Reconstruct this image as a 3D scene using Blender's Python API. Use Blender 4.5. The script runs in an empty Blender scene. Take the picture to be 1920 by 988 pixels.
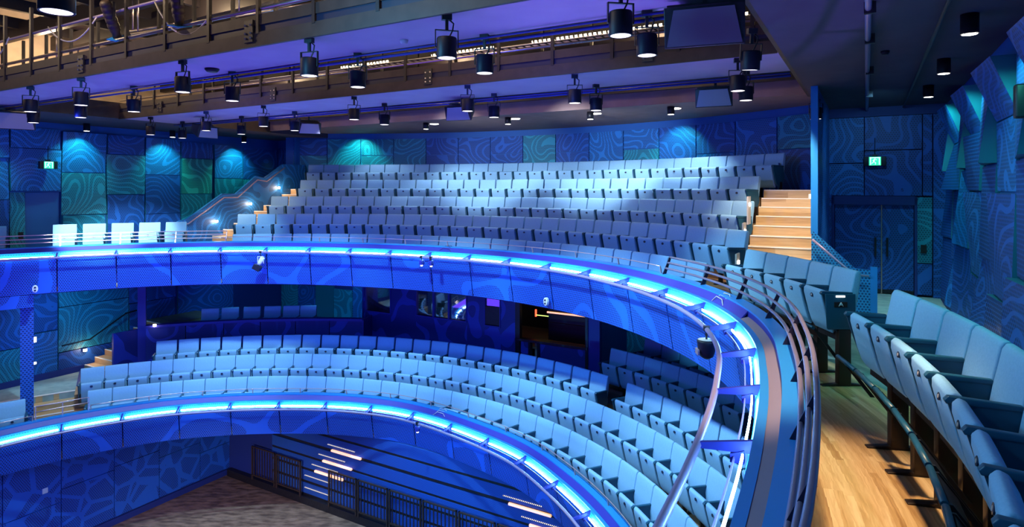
import bpy, bmesh, math, random
from mathutils import Vector, Matrix
random.seed(7)
PI = math.pi
S = bpy.context.scene
COL = S.collection

# ---------------------------------------------------------------- camera, world, exposure
cam = bpy.data.cameras.new('camera'); camo = bpy.data.objects.new('camera', cam); COL.objects.link(camo)
camo.location = (0, 0, 2.3); camo.rotation_euler = (PI/2, 0, 0)
cam.sensor_width = 36; cam.lens = 1160/1920*36; cam.shift_y = -142/1920; cam.clip_start = 0.05; cam.clip_end = 200
S.camera = camo
S.view_settings.view_transform = 'Standard'; S.view_settings.look = 'None'
S.view_settings.gamma = 1; S.view_settings.use_curve_mapping = False
S.view_settings.exposure = 0.0
w = bpy.data.worlds.new('world'); S.world = w; w.use_nodes = True
w.node_tree.nodes['Background'].inputs[0].default_value = (0.02, 0.07, 0.30, 1)
w.node_tree.nodes['Background'].inputs[1].default_value = 0.62

# room frame: C centre of the horseshoe, e to the right side wall, n to the back
C0 = (-5.8, 7.4)
def P(u, v, z=0.0): return Vector((C0[0]+.866*u+.5*v, C0[1]-.5*u+.866*v, z))
def PR(r, deg, z=0.0):
    t = math.radians(deg); return Vector((C0[0]+r*math.cos(t), C0[1]+r*math.sin(t), z))
def interp(kn, d):
    """smooth plan radius of the horseshoe at angle d, through surveyed knots"""
    if d <= kn[0][0]: return kn[0][1]
    if d >= kn[-1][0]: return kn[-1][1]
    for i in range(len(kn)-1):
        if kn[i][0] <= d <= kn[i+1][0]: break
    def slope(j):
        a, b = kn[max(j-1, 0)], kn[min(j+1, len(kn)-1)]; return (b[1]-a[1])/(b[0]-a[0])
    h = kn[i+1][0]-kn[i][0]; t = (d-kn[i][0])/h
    return ((2*t**3-3*t*t+1)*kn[i][1]+(t**3-2*t*t+t)*h*slope(i)+(-2*t**3+3*t*t)*kn[i+1][1]+(t**3-t*t)*h*slope(i+1))
KU = [(-46, 8.62), (-36, 8.40), (-31, 8.32), (-25, 8.28), (-17, 8.31), (-11, 8.39), (-4, 8.46), (4, 8.49), (12, 8.47), (20, 8.43), (31, 8.37), (45, 8.23), (60, 8.11), (77, 8.10), (92, 8.26), (102, 8.37), (112, 8.43), (122, 8.44), (132, 8.46), (142, 8.5)]
KL = [(10, 7.67), (20, 7.68), (29, 7.71), (38, 7.80), (50, 7.83), (66, 7.99), (76, 7.96), (89, 7.86), (99, 7.84), (108, 7.83), (117, 7.73), (124, 7.64), (132, 7.50), (140, 7.38)]
def RU(d): return interp(KU, d)
def RL(d): return interp(KL, d)

def lamp(kind, name, loc, energy, color, target=None, size=.1, angle=60, blend=.6, spread=None, size_y=None):
    l = bpy.data.lights.new(name, kind); l.energy = energy; l.color = color
    if kind == 'SPOT': l.spot_size = math.radians(angle); l.spot_blend = blend; l.shadow_soft_size = size
    elif kind == 'AREA':
        l.size = size
        if size_y: l.shape = 'RECTANGLE'; l.size_y = size_y
    else: l.shadow_soft_size = size
    o = bpy.data.objects.new(name, l); COL.objects.link(o); o.location = loc
    if target is not None:
        o.rotation_euler = (Vector(target)-Vector(loc)).to_track_quat('-Z', 'Y').to_euler()
    return o
BLUE = (.06, .22, 1); VIOLET = (.16, .045, 1); CYAN = (.15, .75, 1); WHITE = (.80, .92, 1); WARM = (1, .72, .42)
# stage washes hung on the catwalks, aimed into the house
for u, v, tu, tv, tz, en, colr, ang in ((-4, 2.2, -2, 11, 2.4, 430, (.03, .06, 1), 80), (4.5, 2.2, 3, 11, 2.4, 410, (.03, .06, 1), 80),
                                  (-2, 3.7, -5, 8.0, -3, 450, (.10, .26, 1), 85), (3, 3.3, 4, 8.0, -3, 450, (.10, .26, 1), 85),
                                  (2, -4.0, -8, 5, 0.6, 1000, (.05, .25, 1), 85), (-1, -4.5, -7.3, 4, -4.6, 300, (.04, .16, 1), 80), (-1, 1.5, -1, 7.8, -4.6, 600, (.05, .24, 1), 90)):
    lamp('SPOT', 'stage_wash', P(u, v, 3.45), en, colr, P(tu, tv, tz), .25, ang, .8)
# front-of-house white on the stalls and the ends of the upper tier
for d, en in ((112, 1500), (86, 1500), (60, 1550), (34, 1700), (10, 2000)):
    lamp('SPOT', 'house_spot', PR(4.7, d, 3.8), en, (.46, .80, 1), PR(9.0, d, -3.0), .1, 62, .6)
lamp('SPOT', 'house_spot', P(-3.9, 5.2, 3.45), 520, (.55, .88, 1), P(-6.6, 7.4, .8), .08, 44, .6)
lamp('SPOT', 'house_spot', P(5.0, 5.2, 3.45), 420, (.45, .85, 1), P(6.2, 7.0, .8), .08, 50, .7)
lamp('SPOT', 'house_spot', P(-5.0, 2.0, 3.45), 3600, (.80, .95, 1), P(-8.2, 5.2, 1.0), .1, 34, .5)  # added spot that whitens the five far-left seats
# soffit downlights over the back rows and wall washers
for u, en in ((-2.5, 150), (.28, 170), (2.67, 220), (4.7, 240), (-5.2, 60)): lamp('SPOT', 'row_spot', P(u, 11.3, 4.0), en, WHITE, P(u, 11.9, 2), .05, 100, .6)
for u, tu, en in ((.4, -1.2, 1700), (2.9, 2.6, 1800), (-2.2, -4.2, 220)):
    lamp('SPOT', 'row_spot', P(u, 6.27, 3.52), en, WHITE, P(tu, 12.6, 2.95), .05, 40, .9)
for v in (2.9, 5.3, 7.7, 10.2): lamp('SPOT', 'wall_washer_lamp', P(-9.75, v, 3.82), 110, (.08, 1, .72), P(-10.4, v, 2.6), .04, 95, .7)
for v in (1.7, 4.2, 6.7, 9.2): lamp('SPOT', 'wall_washer_lamp', P(9.6, v, 3.82), 110, (.08, 1, .75), P(10.1, v+.5, 2.4), .04, 100, .7)
for u, d in ((-5.9, 88), (5.4, 43)): lamp('SPOT', 'wall_washer_lamp', PR(13.6, d, 4.1), 110, (.08, 1, .75), PR(14.4, d, 3.0), .04, 100, .7)
for u, en in ((-4.5, 30), (-1.0, 40), (2.2, 40), (5.0, 40)): lamp('SPOT', 'tier_top_light', P(u, 11.6, 4.1), en, (.7, .85, 1), P(u*.95, 9.6, 1.5), .05, 90, .7)
for u, v, tu, tv, en, colr in ((0, -2, -7.3, 3.5, 560, (.03, .13, 1)), (3, 1, -1, 7.8, 420, (.04, .24, 1)), (0, 3.5, 1.5, 7.8, 420, (.05, .40, 1))):
    lamp('SPOT', 'pit_fill', P(u, v, -3.6), en, colr, P(tu, tv, -4.9), .15, 100, .8)  # added low blue fill to brighten the pit; no boom stands here
# added violet fill from below for the soffits; no fixtures stand there
lamp('AREA', 'soffit_fill', P(1, 0, -1.2), 270, VIOLET, P(1, 3, 6), 5)
lamp('AREA', 'soffit_fill', P(-4, 3, -2.2), 150, VIOLET, P(-4, 4.5, 6), 4)
lamp('SPOT', 'soffit_fill', P(6.7, .6, -3), 1500, (.27, .15, 1), P(7.9, 2.2, 4.05), .05, 58, .8)
lamp('AREA', 'gallery_wash', P(3.2, -.8, 3.9), 170, (.14, .56, 1), P(9, 2.5, .8), .8)
lamp('SPOT', 'gallery_fill_spot', P(5.5, 2.0, 3.7), 260, (.36, .84, 1), P(8.9, 5.3, .8), .1, 66, .7)
lamp('SPOT', 'gallery_fill_spot', P(6.2, -2.2, 3.7), 130, (.22, .68, 1), P(9.2, 1.0, .8), .1, 70, .7)  # added fill for the nearest seats along the right wall
# warm light on the walkway, stairs and the roof void
lamp('SPOT', 'warm_spot', P(8.25, 1.3, 3.95), 850, (1, .74, .45), P(8.3, 1.6, 0), .10, 46, .7)
lamp('SPOT', 'warm_spot', P(7.3, 7.4, 4.0), 620, (1, .80, .55), P(7.3, 9.3, 1.5), .06, 58, .5)
lamp('SPOT', 'warm_spot', P(-7.4, 5.5, 4.0), 520, (1, .76, .5), P(-7.65, 9.0, 1.5), .08, 44, .5)
lamp('SPOT', 'warm_spot', P(-9.0, 3.9, -.4), 60, (1, .74, .48), P(-9.0, 4.4, -3.2), .05, 90, .6)
for u, v, z, en in ((-8.5, 3.9, 5.6, 120), (-3, 3.9, 5.9, 100), (3.5, 3.9, 5.9, 90), (-6, 8.3, 5.4, 90), (0, 8.3, 5.4, 90), (5, 8.3, 5.4, 80), (-7, -.3, 5.9, 130), (-1, .4, 5.6, 90), (4.5, .4, 5.4, 70), (2.5, 4.4, 5.4, 40)):
    lamp('POINT', 'void_lamp', P(u, v, z), en*1.3, WARM, size=.15)
lamp('SPOT', 'stage_floor_fill', P(-2, .5, -3.2), 1300, (1, .70, .45), P(-4.2, 4.6, -5.9), .2, 62, .8)  # added warm fill for the stage floor, no fixture of the house
lamp('SPOT', 'lobby_fill', P(8.7, 6.6, 3.9), 160, (.4, .8, 1), P(8.4, 8.6, .6), .1, 60, .7)  # added fills that lift the dark lobby and wing; no fittings here
lamp('SPOT', 'lobby_fill', P(8.9, 9.6, 4.0), 260, (.6, .9, 1), P(8.9, 10.4, 0), .1, 60, .7)
lamp('SPOT', 'lobby_fill', P(8.9, 9.0, 3.9), 70, (.2, .6, 1), P(8.9, 12.0, 2), .1, 100, .7)
for d, r, en in ((124, 10.6, 110), (103, 12.7, 100), (92, 12.7, 100), (46, 12.6, 60), (33, 12.4, 60)):
    lamp('SPOT', 'under_balcony_light', PR(r-.7, d, -.4), en, (.12, .62, 1), PR(r+.8, d, -1.8), .05, 110, .8)

# ---------------------------------------------------------------- materials
def nn(nt, t, **k):
    n = nt.nodes.new(t)
    for a, b in k.items(): setattr(n, a, b)
    return n
def mth(nt, op, a, b=None, c=None):
    n = nt.nodes.new('ShaderNodeMath'); n.operation = op
    for i, x in enumerate((a, b, c)):
        if x is None: continue
        if isinstance(x, (int, float)): n.inputs[i].default_value = x
        else: nt.links.new(x, n.inputs[i])
    return n.outputs[0]
def base(name, col=(.5, .5, .5), rough=.6, metal=0.0, emit=None, es=0.0, spec=.5):
    m = bpy.data.materials.new(name); m.use_nodes = True; b = m.node_tree.nodes['Principled BSDF']
    b.inputs['Base Color'].default_value = (*col, 1); b.inputs['Roughness'].default_value = rough; b.inputs['Metallic'].default_value = metal
    b.inputs['Specular IOR Level'].default_value = spec
    if emit: b.inputs['Emission Color'].default_value = (*emit, 1); b.inputs['Emission Strength'].default_value = es
    return m
def noisy(name, c1, c2, scale=8, rough=.7, stretch=(1, 1, 1), metal=0.0, coord='Object', bump=0.0):
    m = base(name, c1, rough, metal); nt = m.node_tree; b = nt.nodes['Principled BSDF']
    tc = nn(nt, 'ShaderNodeTexCoord'); mp = nn(nt, 'ShaderNodeMapping'); mp.inputs['Scale'].default_value = stretch
    nt.links.new(tc.outputs[coord], mp.inputs[0])
    no = nn(nt, 'ShaderNodeTexNoise'); no.inputs['Scale'].default_value = scale; no.inputs['Detail'].default_value = 5
    nt.links.new(mp.outputs[0], no.inputs['Vector'])
    r = nn(nt, 'ShaderNodeValToRGB'); r.color_ramp.elements[0].color = (*c1, 1); r.color_ramp.elements[1].color = (*c2, 1)
    r.color_ramp.elements[0].position = .35; r.color_ramp.elements[1].position = .65
    nt.links.new(no.outputs[0], r.inputs[0]); nt.links.new(r.outputs[0], b.inputs['Base Color'])
    if bump:
        bp = nn(nt, 'ShaderNodeBump'); bp.inputs['Strength'].default_value = bump; bp.inputs['Distance'].default_value = .01
        nt.links.new(no.outputs[0], bp.inputs['Height']); nt.links.new(bp.outputs[0], b.inputs['Normal'])
    return m
def perf(name, col, hole, pitch=.05, hr=.33, cscale=.75, lines=7, band=.13, lighter=1.55, cells=False, per_object=True):
    m = base(name, col, .5); nt = m.node_tree; b = nt.nodes['Principled BSDF']
    uv = nn(nt, 'ShaderNodeUVMap'); uv.uv_map = 'UVMap'
    sp = nn(nt, 'ShaderNodeSeparateXYZ'); nt.links.new(uv.outputs[0], sp.inputs[0])
    x = mth(nt, 'DIVIDE', sp.outputs[0], pitch); y = mth(nt, 'DIVIDE', sp.outputs[1], pitch*.866)
    row = mth(nt, 'FLOOR', y); off = mth(nt, 'MULTIPLY', mth(nt, 'MODULO', row, 2.0), .5)
    fx = mth(nt, 'SUBTRACT', mth(nt, 'FRACT', mth(nt, 'ADD', x, off)), .5)
    fy = mth(nt, 'MULTIPLY', mth(nt, 'SUBTRACT', mth(nt, 'FRACT', y), .5), .866)
    d = mth(nt, 'SQRT', mth(nt, 'ADD', mth(nt, 'MULTIPLY', fx, fx), mth(nt, 'MULTIPLY', fy, fy)))
    isH = mth(nt, 'LESS_THAN', d, hr)
    if cells:
        vo = nn(nt, 'ShaderNodeTexVoronoi'); vo.feature = 'DISTANCE_TO_EDGE'; vo.inputs['Scale'].default_value = 1.9
        nt.links.new(uv.outputs[0], vo.inputs['Vector'])
        bd = mth(nt, 'LESS_THAN', vo.outputs['Distance'], band)
    else:
        no = nn(nt, 'ShaderNodeTexNoise'); no.noise_dimensions = '4D'; no.inputs['Scale'].default_value = cscale
        no.inputs['Detail'].default_value = .6; nt.links.new(uv.outputs[0], no.inputs['Vector'])
        if per_object:
            oi = nn(nt, 'ShaderNodeObjectInfo'); nt.links.new(mth(nt, 'MULTIPLY', oi.outputs['Random'], 40.0), no.inputs['W'])
        else: no.inputs['W'].default_value = 3.3
        f = mth(nt, 'FRACT', mth(nt, 'MULTIPLY', no.outputs[0], float(lines)))
        bd = mth(nt, 'LESS_THAN', mth(nt, 'ABSOLUTE', mth(nt, 'SUBTRACT', f, .5)), band)
    hole_f = mth(nt, 'MULTIPLY', isH, mth(nt, 'SUBTRACT', 1.0, bd))
    m1 = nn(nt, 'ShaderNodeMix'); m1.data_type = 'RGBA'; m1.inputs[6].default_value = (*col, 1)
    m1.inputs[7].default_value = (*[min(1, c*lighter) for c in col], 1); nt.links.new(bd, m1.inputs[0])
    m2 = nn(nt, 'ShaderNodeMix'); m2.data_type = 'RGBA'; m2.inputs[7].default_value = (*hole, 1)
    nt.links.new(hole_f, m2.inputs[0]); nt.links.new(m1.outputs[2], m2.inputs[6]); nt.links.new(m2.outputs[2], b.inputs['Base Color'])
    return m
def wood(name, c1, c2, c3, sx=6.0, sy=.5, uvmap=True):
    m = base(name, c1, .38); nt = m.node_tree; b = nt.nodes['Principled BSDF']
    tc = nn(nt, 'ShaderNodeTexCoord'); sp = nn(nt, 'ShaderNodeSeparateXYZ'); nt.links.new(tc.outputs['UV' if uvmap else 'Object'], sp.inputs[0])
    pl = mth(nt, 'FLOOR', mth(nt, 'MULTIPLY', sp.outputs[1], sx))
    wn = nn(nt, 'ShaderNodeTexWhiteNoise'); wn.noise_dimensions = '1D'; nt.links.new(pl, wn.inputs['W'])
    bl = mth(nt, 'FLOOR', mth(nt, 'ADD', mth(nt, 'MULTIPLY', sp.outputs[0], sy), mth(nt, 'MULTIPLY', wn.outputs[0], 7.0)))
    cb = nn(nt, 'ShaderNodeCombineXYZ'); nt.links.new(pl, cb.inputs[0]); nt.links.new(bl, cb.inputs[1])
    w2 = nn(nt, 'ShaderNodeTexWhiteNoise'); w2.noise_dimensions = '2D'; nt.links.new(cb.outputs[0], w2.inputs['Vector'])
    gv = nn(nt, 'ShaderNodeCombineXYZ'); nt.links.new(mth(nt, 'MULTIPLY', sp.outputs[0], 2.2), gv.inputs[0])
    nt.links.new(mth(nt, 'MULTIPLY', sp.outputs[1], 34.0), gv.inputs[1]); nt.links.new(mth(nt, 'MULTIPLY', w2.outputs[0], 9.0), gv.inputs[2])
    no = nn(nt, 'ShaderNodeTexNoise'); no.inputs['Scale'].default_value = 1.0; no.inputs['Detail'].default_value = 6; no.inputs['Distortion'].default_value = .8
    nt.links.new(gv.outputs[0], no.inputs['Vector'])
    t = mth(nt, 'ADD', mth(nt, 'MULTIPLY', w2.outputs[0], .40), mth(nt, 'MULTIPLY', no.outputs[0], .75))
    r = nn(nt, 'ShaderNodeValToRGB'); r.color_ramp.elements[0].color = (*c1, 1); r.color_ramp.elements[0].position = .25
    r.color_ramp.elements[1].color = (*c3, 1); r.color_ramp.elements[1].position = .85
    e = r.color_ramp.elements.new(.55); e.color = (*c2, 1)
    nt.links.new(t, r.inputs[0]); nt.links.new(r.outputs[0], b.inputs['Base Color'])
    return m
M = {}
M['fascia'] = perf('perforated_blue_fascia', (.008, .10, .55), (.001, .014, .12), .046, .32, .55, 6.0, .10, 1.12, per_object=False)
M['cove'] = perf('perforated_blue_cove', (.02, .30, .72), (.01, .10, .40), .046, .25, .5, 2, .0, 1)
M['pan_a'] = perf('perforated_panel_blue', (.010, .13, .42), (.004, .045, .17), .05, .30, .8, 21, .15, 1.35)
M['pan_b'] = perf('perforated_panel_deep', (.008, .075, .33), (.003, .028, .14), .05, .30, .8, 20, .15, 1.4)
M['pan_c'] = perf('perforated_panel_teal', (.010, .20, .32), (.004, .07, .13), .05, .30, .8, 22, .15, 1.35)
M['pan_d'] = perf('perforated_panel_green', (.03, .34, .30), (.01, .12, .14), .05, .33, .8, 18, .17, 1.35)
M['pit'] = perf('perforated_panel_pit', (.010, .10, .50), (.003, .012, .11), .042, .33, 1, 3, .07, 1.1, cells=True)
M['slat'] = perf('slotted_panel', (.012, .10, .40), (.003, .02, .12), .06, .38, .5, 2, .0, 1)
M['wing'] = perf('perforated_lit_blue_wing', (.02, .26, .58), (.004, .05, .18), .05, .30, .5, 2, 0, 1)  # brightened copy of the slotted blue; the light on it is in the colour
M['paint'] = base('blue_paint', (.010, .10, .38), .5)
M['teal'] = base('teal_paint', (.010, .12, .20), .45)
M['capblue'] = base('blue_cap_paint', (.02, .22, .62), .35)
M['deep'] = base('deep_blue_paint', (.008, .025, .18), .6)
M['violetblue'] = base('indigo_paint', (.02, .025, .30), .5)
M['lav'] = base('lavender_steel', (.34, .28, .44), .35, .3)
M['ledrail'] = base('violet_rail', (.13, .10, .24), .4, .2)
M['copper'] = base('copper_tint_steel', (.62, .42, .40), .3, .6)
M['tube'] = base('grey_violet_tube', (.26, .22, .32), .35, .5)
M['bar'] = base('dark_post_steel', (.03, .025, .06), .4, .5)
M['led'] = base('led_strip', (1, 1, 1), .5, 0, (.30, .70, 1), 65)
M['ledw'] = base('warm_led', (1, 1, 1), .5, 0, (1, .42, .13), 1.5)
M['bead'] = base('white_led_bead', (1, 1, 1), .5, 0, (1, .80, .5), 14)
def dotted(name, col, es, period):
    m = base(name, (.02, .02, .03), .5, 0, col, es); nt = m.node_tree; b = nt.nodes['Principled BSDF']
    uv = nn(nt, 'ShaderNodeUVMap'); uv.uv_map = 'UVMap'; sp = nn(nt, 'ShaderNodeSeparateXYZ'); nt.links.new(uv.outputs[0], sp.inputs[0])
    f = mth(nt, 'LESS_THAN', mth(nt, 'FRACT', mth(nt, 'DIVIDE', sp.outputs[0], period)), .55)
    nt.links.new(mth(nt, 'MULTIPLY', f, es), b.inputs['Emission Strength']); return m
M['dots'] = dotted('dotted_light', (1, .9, .85), 1.2, .042)
M['beadrun'] = dotted('beaded_light', (1, .78, .5), 12, .085)
M['lens'] = base('lamp_lens', (1, 1, 1), .5, 0, (1, .9, .86), 2.6)
M['lens2'] = base('bright_lamp_lens', (1, 1, 1), .5, 0, (1, .95, .85), 14)
M['glow'] = base('step_lamp_glow', (1, 1, 1), .5, 0, (1, .75, .5), 30)
M['black'] = noisy('black_metal', (.006, .006, .010), (.012, .012, .018), 20, .45)
M['housing'] = base('lamp_housing_black', (.006, .006, .016), .5, spec=.25)
M['steel'] = noisy('brown_steel', (.024, .013, .010), (.038, .022, .017), 6, .6)
M['steel_dk'] = base('dark_steel', (.018, .014, .016), .5, .3)
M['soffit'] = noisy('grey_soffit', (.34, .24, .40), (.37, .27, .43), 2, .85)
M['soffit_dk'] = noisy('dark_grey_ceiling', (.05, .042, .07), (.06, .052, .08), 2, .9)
M['bulk'] = noisy('brown_bulkhead', (.26, .17, .15), (.30, .20, .18), 3, .7)
M['beige'] = noisy('beige_block', (.48, .36, .26), (.55, .42, .30), 4, .85)
M['pipe'] = base('bright_pipe', (.45, .38, .33), .3, .8)
M['fabric'] = noisy('pale_blue_fabric', (.22, .44, .66), (.25, .48, .70), 60, .9, bump=.15)
M['shell'] = base('teal_arm_plastic', (.010, .075, .13), .35)
M['seatleg'] = base('brown_black_leg', (.035, .022, .018), .4, .4)
M['plate'] = base('dark_number_plate', (.02, .035, .07), .35, .3)
M['plate_in'] = base('pale_number_disc', (.6, .5, .45), .4)
M['endpanel'] = base('pale_end_panel', (.50, .46, .42), .5)
M['wood'] = wood('plank_floor', (.40, .21, .075), (.66, .41, .18), (.86, .63, .35), 15, .6)
M['woodstep'] = wood('stair_timber', (.40, .25, .12), (.55, .37, .20), (.66, .47, .27), 5, .3)
M['nosing'] = base('stair_nosing', (.85, .82, .78), .5)
M['channel'] = base('dark_channel', (.006, .006, .03), .5)
M['woodrow'] = wood('row_timber', (.22, .12, .06), (.32, .19, .10), (.40, .25, .13), 5, .4)
M['carpet'] = noisy('grey_blue_carpet', (.22, .30, .31), (.30, .38, .38), 5, .95)
M['stage'] = noisy('worn_stage_floor', (.09, .055, .04), (.26, .17, .12), 5.5, .55, (.6, 1.8, 1))
M['gutter'] = base('gutter_grey', (.20, .16, .22), .5)
M['white'] = base('white_plastic', (.8, .78, .8), .4)
M['glass'] = base('window_glass', (.45, .5, .6), .03, 1.0); M['glass'].node_tree.nodes['Principled BSDF'].inputs['Alpha'].default_value = .5
M['speaker'] = base('speaker_grille', (.30, .27, .33), .6)
M['speaker_dk'] = base('dark_speaker_grille', (.09, .08, .12), .6)
M['exitg'] = base('exit_green', (.02, .5, .25), .5, 0, (.05, .9, .45), 1.1)
M['exitw'] = base('exit_white', (.9, 1, .95), .5, 0, (.5, 1, .75), 2.0)
M['cable'] = base('pale_cable', (.6, .55, .45), .5)
M['cable_dk'] = base('dark_cable', (.05, .03, .10), .5)
M['red'] = base('red_indicator', (.8, .05, .02), .5, 0, (1, .08, .03), 3)
M['green'] = base('green_indicator', (.4, .9, .1), .5, 0, (.7, 1, .2), 2)
M['orange'] = base('orange_beam', (.55, .20, .07), .5)

# ---------------------------------------------------------------- mesh building
class MB:
    def __init__(s): s.v = []; s.f = []; s.uv = []; s.mi = []; s.sm = []
    def face(s, idx, uv=None, mi=0, sm=False):
        s.f.append(tuple(idx)); s.uv.append(uv); s.mi.append(mi); s.sm.append(sm)
    def quad(s, pts, uv=None, mi=0):
        b = len(s.v); s.v += [Vector(p) for p in pts]; s.face(range(b, b+len(pts)), uv, mi); return s
    def boxm(s, mat, sx, sy, sz, mi=0):
        b = len(s.v)
        for x in (-.5, .5):
            for y in (-.5, .5):
                for z in (-.5, .5): s.v.append(mat @ Vector((x*sx, y*sy, z*sz)))
        for q, (a1, a2) in (((0, 1, 3, 2), (sz, sy)), ((4, 6, 7, 5), (sy, sz)), ((0, 4, 5, 1), (sx, sz)), ((2, 3, 7, 6), (sz, sx)), ((0, 2, 6, 4), (sy, sx)), ((1, 5, 7, 3), (sx, sy))):
            s.face([b+i for i in q], None, mi)
        return s
    def box(s, x0, x1, y0, y1, z0, z1, mi=0):
        return s.boxm(Matrix.Translation(((x0+x1)/2, (y0+y1)/2, (z0+z1)/2)), x1-x0, y1-y0, z1-z0, mi)
    def ubox(s, u0, u1, v0, v1, z0, z1, mi=0):
        b = len(s.v)
        for u in (u0, u1):
            for v in (v0, v1):
                for z in (z0, z1): s.v.append(P(u, v, z))
        L = [(u, v, z) for u in (u0, u1) for v in (v0, v1) for z in (z0, z1)]
        for q, ax in (((0, 1, 3, 2), (1, 2)), ((4, 6, 7, 5), (1, 2)), ((0, 4, 5, 1), (0, 2)), ((2, 3, 7, 6), (0, 2)), ((0, 2, 6, 4), (0, 1)), ((1, 5, 7, 3), (0, 1))):
            s.face([b+i for i in q], [(L[i][ax[0]], L[i][ax[1]]) for i in q], mi)
        return s
    def tube(s, pts, r, n=8, mi=0, cap=True):
        pts = [Vector(p) for p in pts]; b = len(s.v); m = len(pts); up = Vector((0, 0, 1)); prev = None
        for i, p in enumerate(pts):
            t = (pts[min(i+1, m-1)]-pts[max(i-1, 0)]).normalized()
            if prev is None:
                a = t.cross(up)
                if a.length < .1: a = t.cross(Vector((1, 0, 0)))
                a.normalize()
            else: a = (prev-t*prev.dot(t)).normalized()
            prev = a; c = t.cross(a)
            for k in range(n):
                q = 2*PI*k/n; s.v.append(p+(a*math.cos(q)+c*math.sin(q))*r)
        for i in range(m-1):
            for k in range(n):
                k2 = (k+1) % n; s.face((b+i*n+k, b+i*n+k2, b+(i+1)*n+k2, b+(i+1)*n+k), None, mi, True)
        if cap: s.face([b+k for k in range(n)][::-1], None, mi); s.face([b+(m-1)*n+k for k in range(n)], None, mi)
        return s
    def lathe(s, prof, cx=0, cy=0, n=24, mi=0, cap0=True, cap1=True):
        b = len(s.v)
        for r, z in prof:
            for k in range(n): q = 2*PI*k/n; s.v.append(Vector((cx+r*math.cos(q), cy+r*math.sin(q), z)))
        for i in range(len(prof)-1):
            for k in range(n): k2 = (k+1) % n; s.face((b+i*n+k, b+i*n+k2, b+(i+1)*n+k2, b+(i+1)*n+k), None, mi, True)
        if cap0: s.face([b+k for k in range(n)][::-1], None, mi)
        if cap1: s.face([b+(len(prof)-1)*n+k for k in range(n)], None, mi)
        return s
    def sweep(s, prof, d0, d1, R=lambda d: 0.0, step=1.0, closed=True, mi=0, smooth=False, uvr=8.0):
        """profile (r,z) carried round the horseshoe centre from angle d0 to d1"""
        n = max(1, int(round(abs(d1-d0)/step))); b = len(s.v); m = len(prof)
        ds = [d0+(d1-d0)*i/n for i in range(n+1)]
        for d in ds:
            for r, z in prof: s.v.append(PR(R(d)+r, d, z))
        acc = [0]
        for j in range(m): a, c = prof[j], prof[(j+1) % m]; acc.append(acc[-1]+math.hypot(a[0]-c[0], a[1]-c[1]))
        rr = R((d0+d1)/2) + prof[0][0]
        for i in range(n):
            for j in range(m if closed else m-1):
                j2 = (j+1) % m; u0 = math.radians(ds[i])*rr; u1 = math.radians(ds[i+1])*rr
                s.face((b+i*m+j, b+i*m+j2, b+(i+1)*m+j2, b+(i+1)*m+j), [(u0, acc[j]), (u0, acc[j+1]), (u1, acc[j+1]), (u1, acc[j])], mi, smooth)
        if closed:
            s.face([b+j for j in range(m)][::-1], None, mi); s.face([b+n*m+j for j in range(m)], None, mi)
        return s
    def prism(s, poly, mat, th, mi=0):
        """poly in local (y,z), extruded along x by th, placed by mat"""
        b = len(s.v); m = len(poly)
        for x in (-th/2, th/2):
            for y, z in poly: s.v.append(mat @ Vector((x, y, z)))
        s.face([b+i for i in range(m)][::-1], None, mi); s.face([b+m+i for i in range(m)], None, mi)
        for i in range(m): j = (i+1) % m; s.face((b+i, b+j, b+m+j, b+m+i), None, mi)
        return s
    def build(s, name, mats, parent=None, loc=None, bevel=0, seg=2, fix=True):
        me = bpy.data.meshes.new(name); org = Vector(loc) if loc is not None else Vector((0, 0, 0))
        me.from_pydata([v-org for v in s.v], [], s.f)
        if not isinstance(mats, (list, tuple)): mats = [mats]
        for m in mats: me.materials.append(m)
        uvl = me.uv_layers.new(name='UVMap'); li = 0
        for p, uv, mi, sm in zip(me.polygons, s.uv, s.mi, s.sm):
            p.material_index = mi; p.use_smooth = sm
            if uv is None:
                nrm = p.normal; a = abs(nrm.z) > .8
                for k, vi in enumerate(p.vertices):
                    c = s.v[vi]; uvl.data[p.loop_start+k].uv = (c.x, c.y) if a else ((c.x if abs(nrm.y) > abs(nrm.x) else c.y), c.z)
            else:
                for k in range(p.loop_total): uvl.data[p.loop_start+k].uv = uv[k]
        if fix or bevel:
            bm = bmesh.new(); bm.from_mesh(me)
            if fix: bmesh.ops.recalc_face_normals(bm, faces=bm.faces)
            if bevel:
                ed = [e for e in bm.edges if len(e.link_faces) == 2 and e.calc_face_angle(0) > .5]
                bmesh.ops.bevel(bm, geom=ed, offset=bevel, segments=seg, affect='EDGES', profile=.6, clamp_overlap=True)
                for f in bm.faces: f.smooth = True
            bm.to_mesh(me); bm.free()
        o = bpy.data.objects.new(name, me); COL.objects.link(o)
        if loc is not None: o.location = loc
        if parent is not None: o.parent = parent
        return o
def tag(o, label=None, cat=None, group=None, kind=None):
    if label: o['label'] = label
    if cat: o['category'] = cat
    if group: o['group'] = group
    if kind: o['kind'] = kind
    return o
def empty(name, loc=(0, 0, 0), rz=0.0, label=None, cat=None, group=None, kind=None):
    o = bpy.data.objects.new(name, None); COL.objects.link(o); o.location = loc; o.rotation_euler = (0, 0, rz); o.empty_display_size = .1
    return tag(o, label, cat, group, kind)
def part(mb, name, mat, root, **k):
    """part built in world coordinates under a root that stands somewhere"""
    o = mb.build(name, mat, **k); bpy_inv = Matrix.LocRotScale(root.location, root.rotation_euler, None).inverted()
    o.parent = root; o.matrix_parent_inverse = bpy_inv; return o
KIDS = {}
def kid(parent, child): KIDS.setdefault(parent.name, []).append(child); return child
def copy_tree(o, parent=None):
    c = o.copy(); COL.objects.link(c)
    if parent is not None: c.parent = parent
    for ch in KIDS.get(o.name, []): kid(c, copy_tree(ch, c))
    return c
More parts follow.
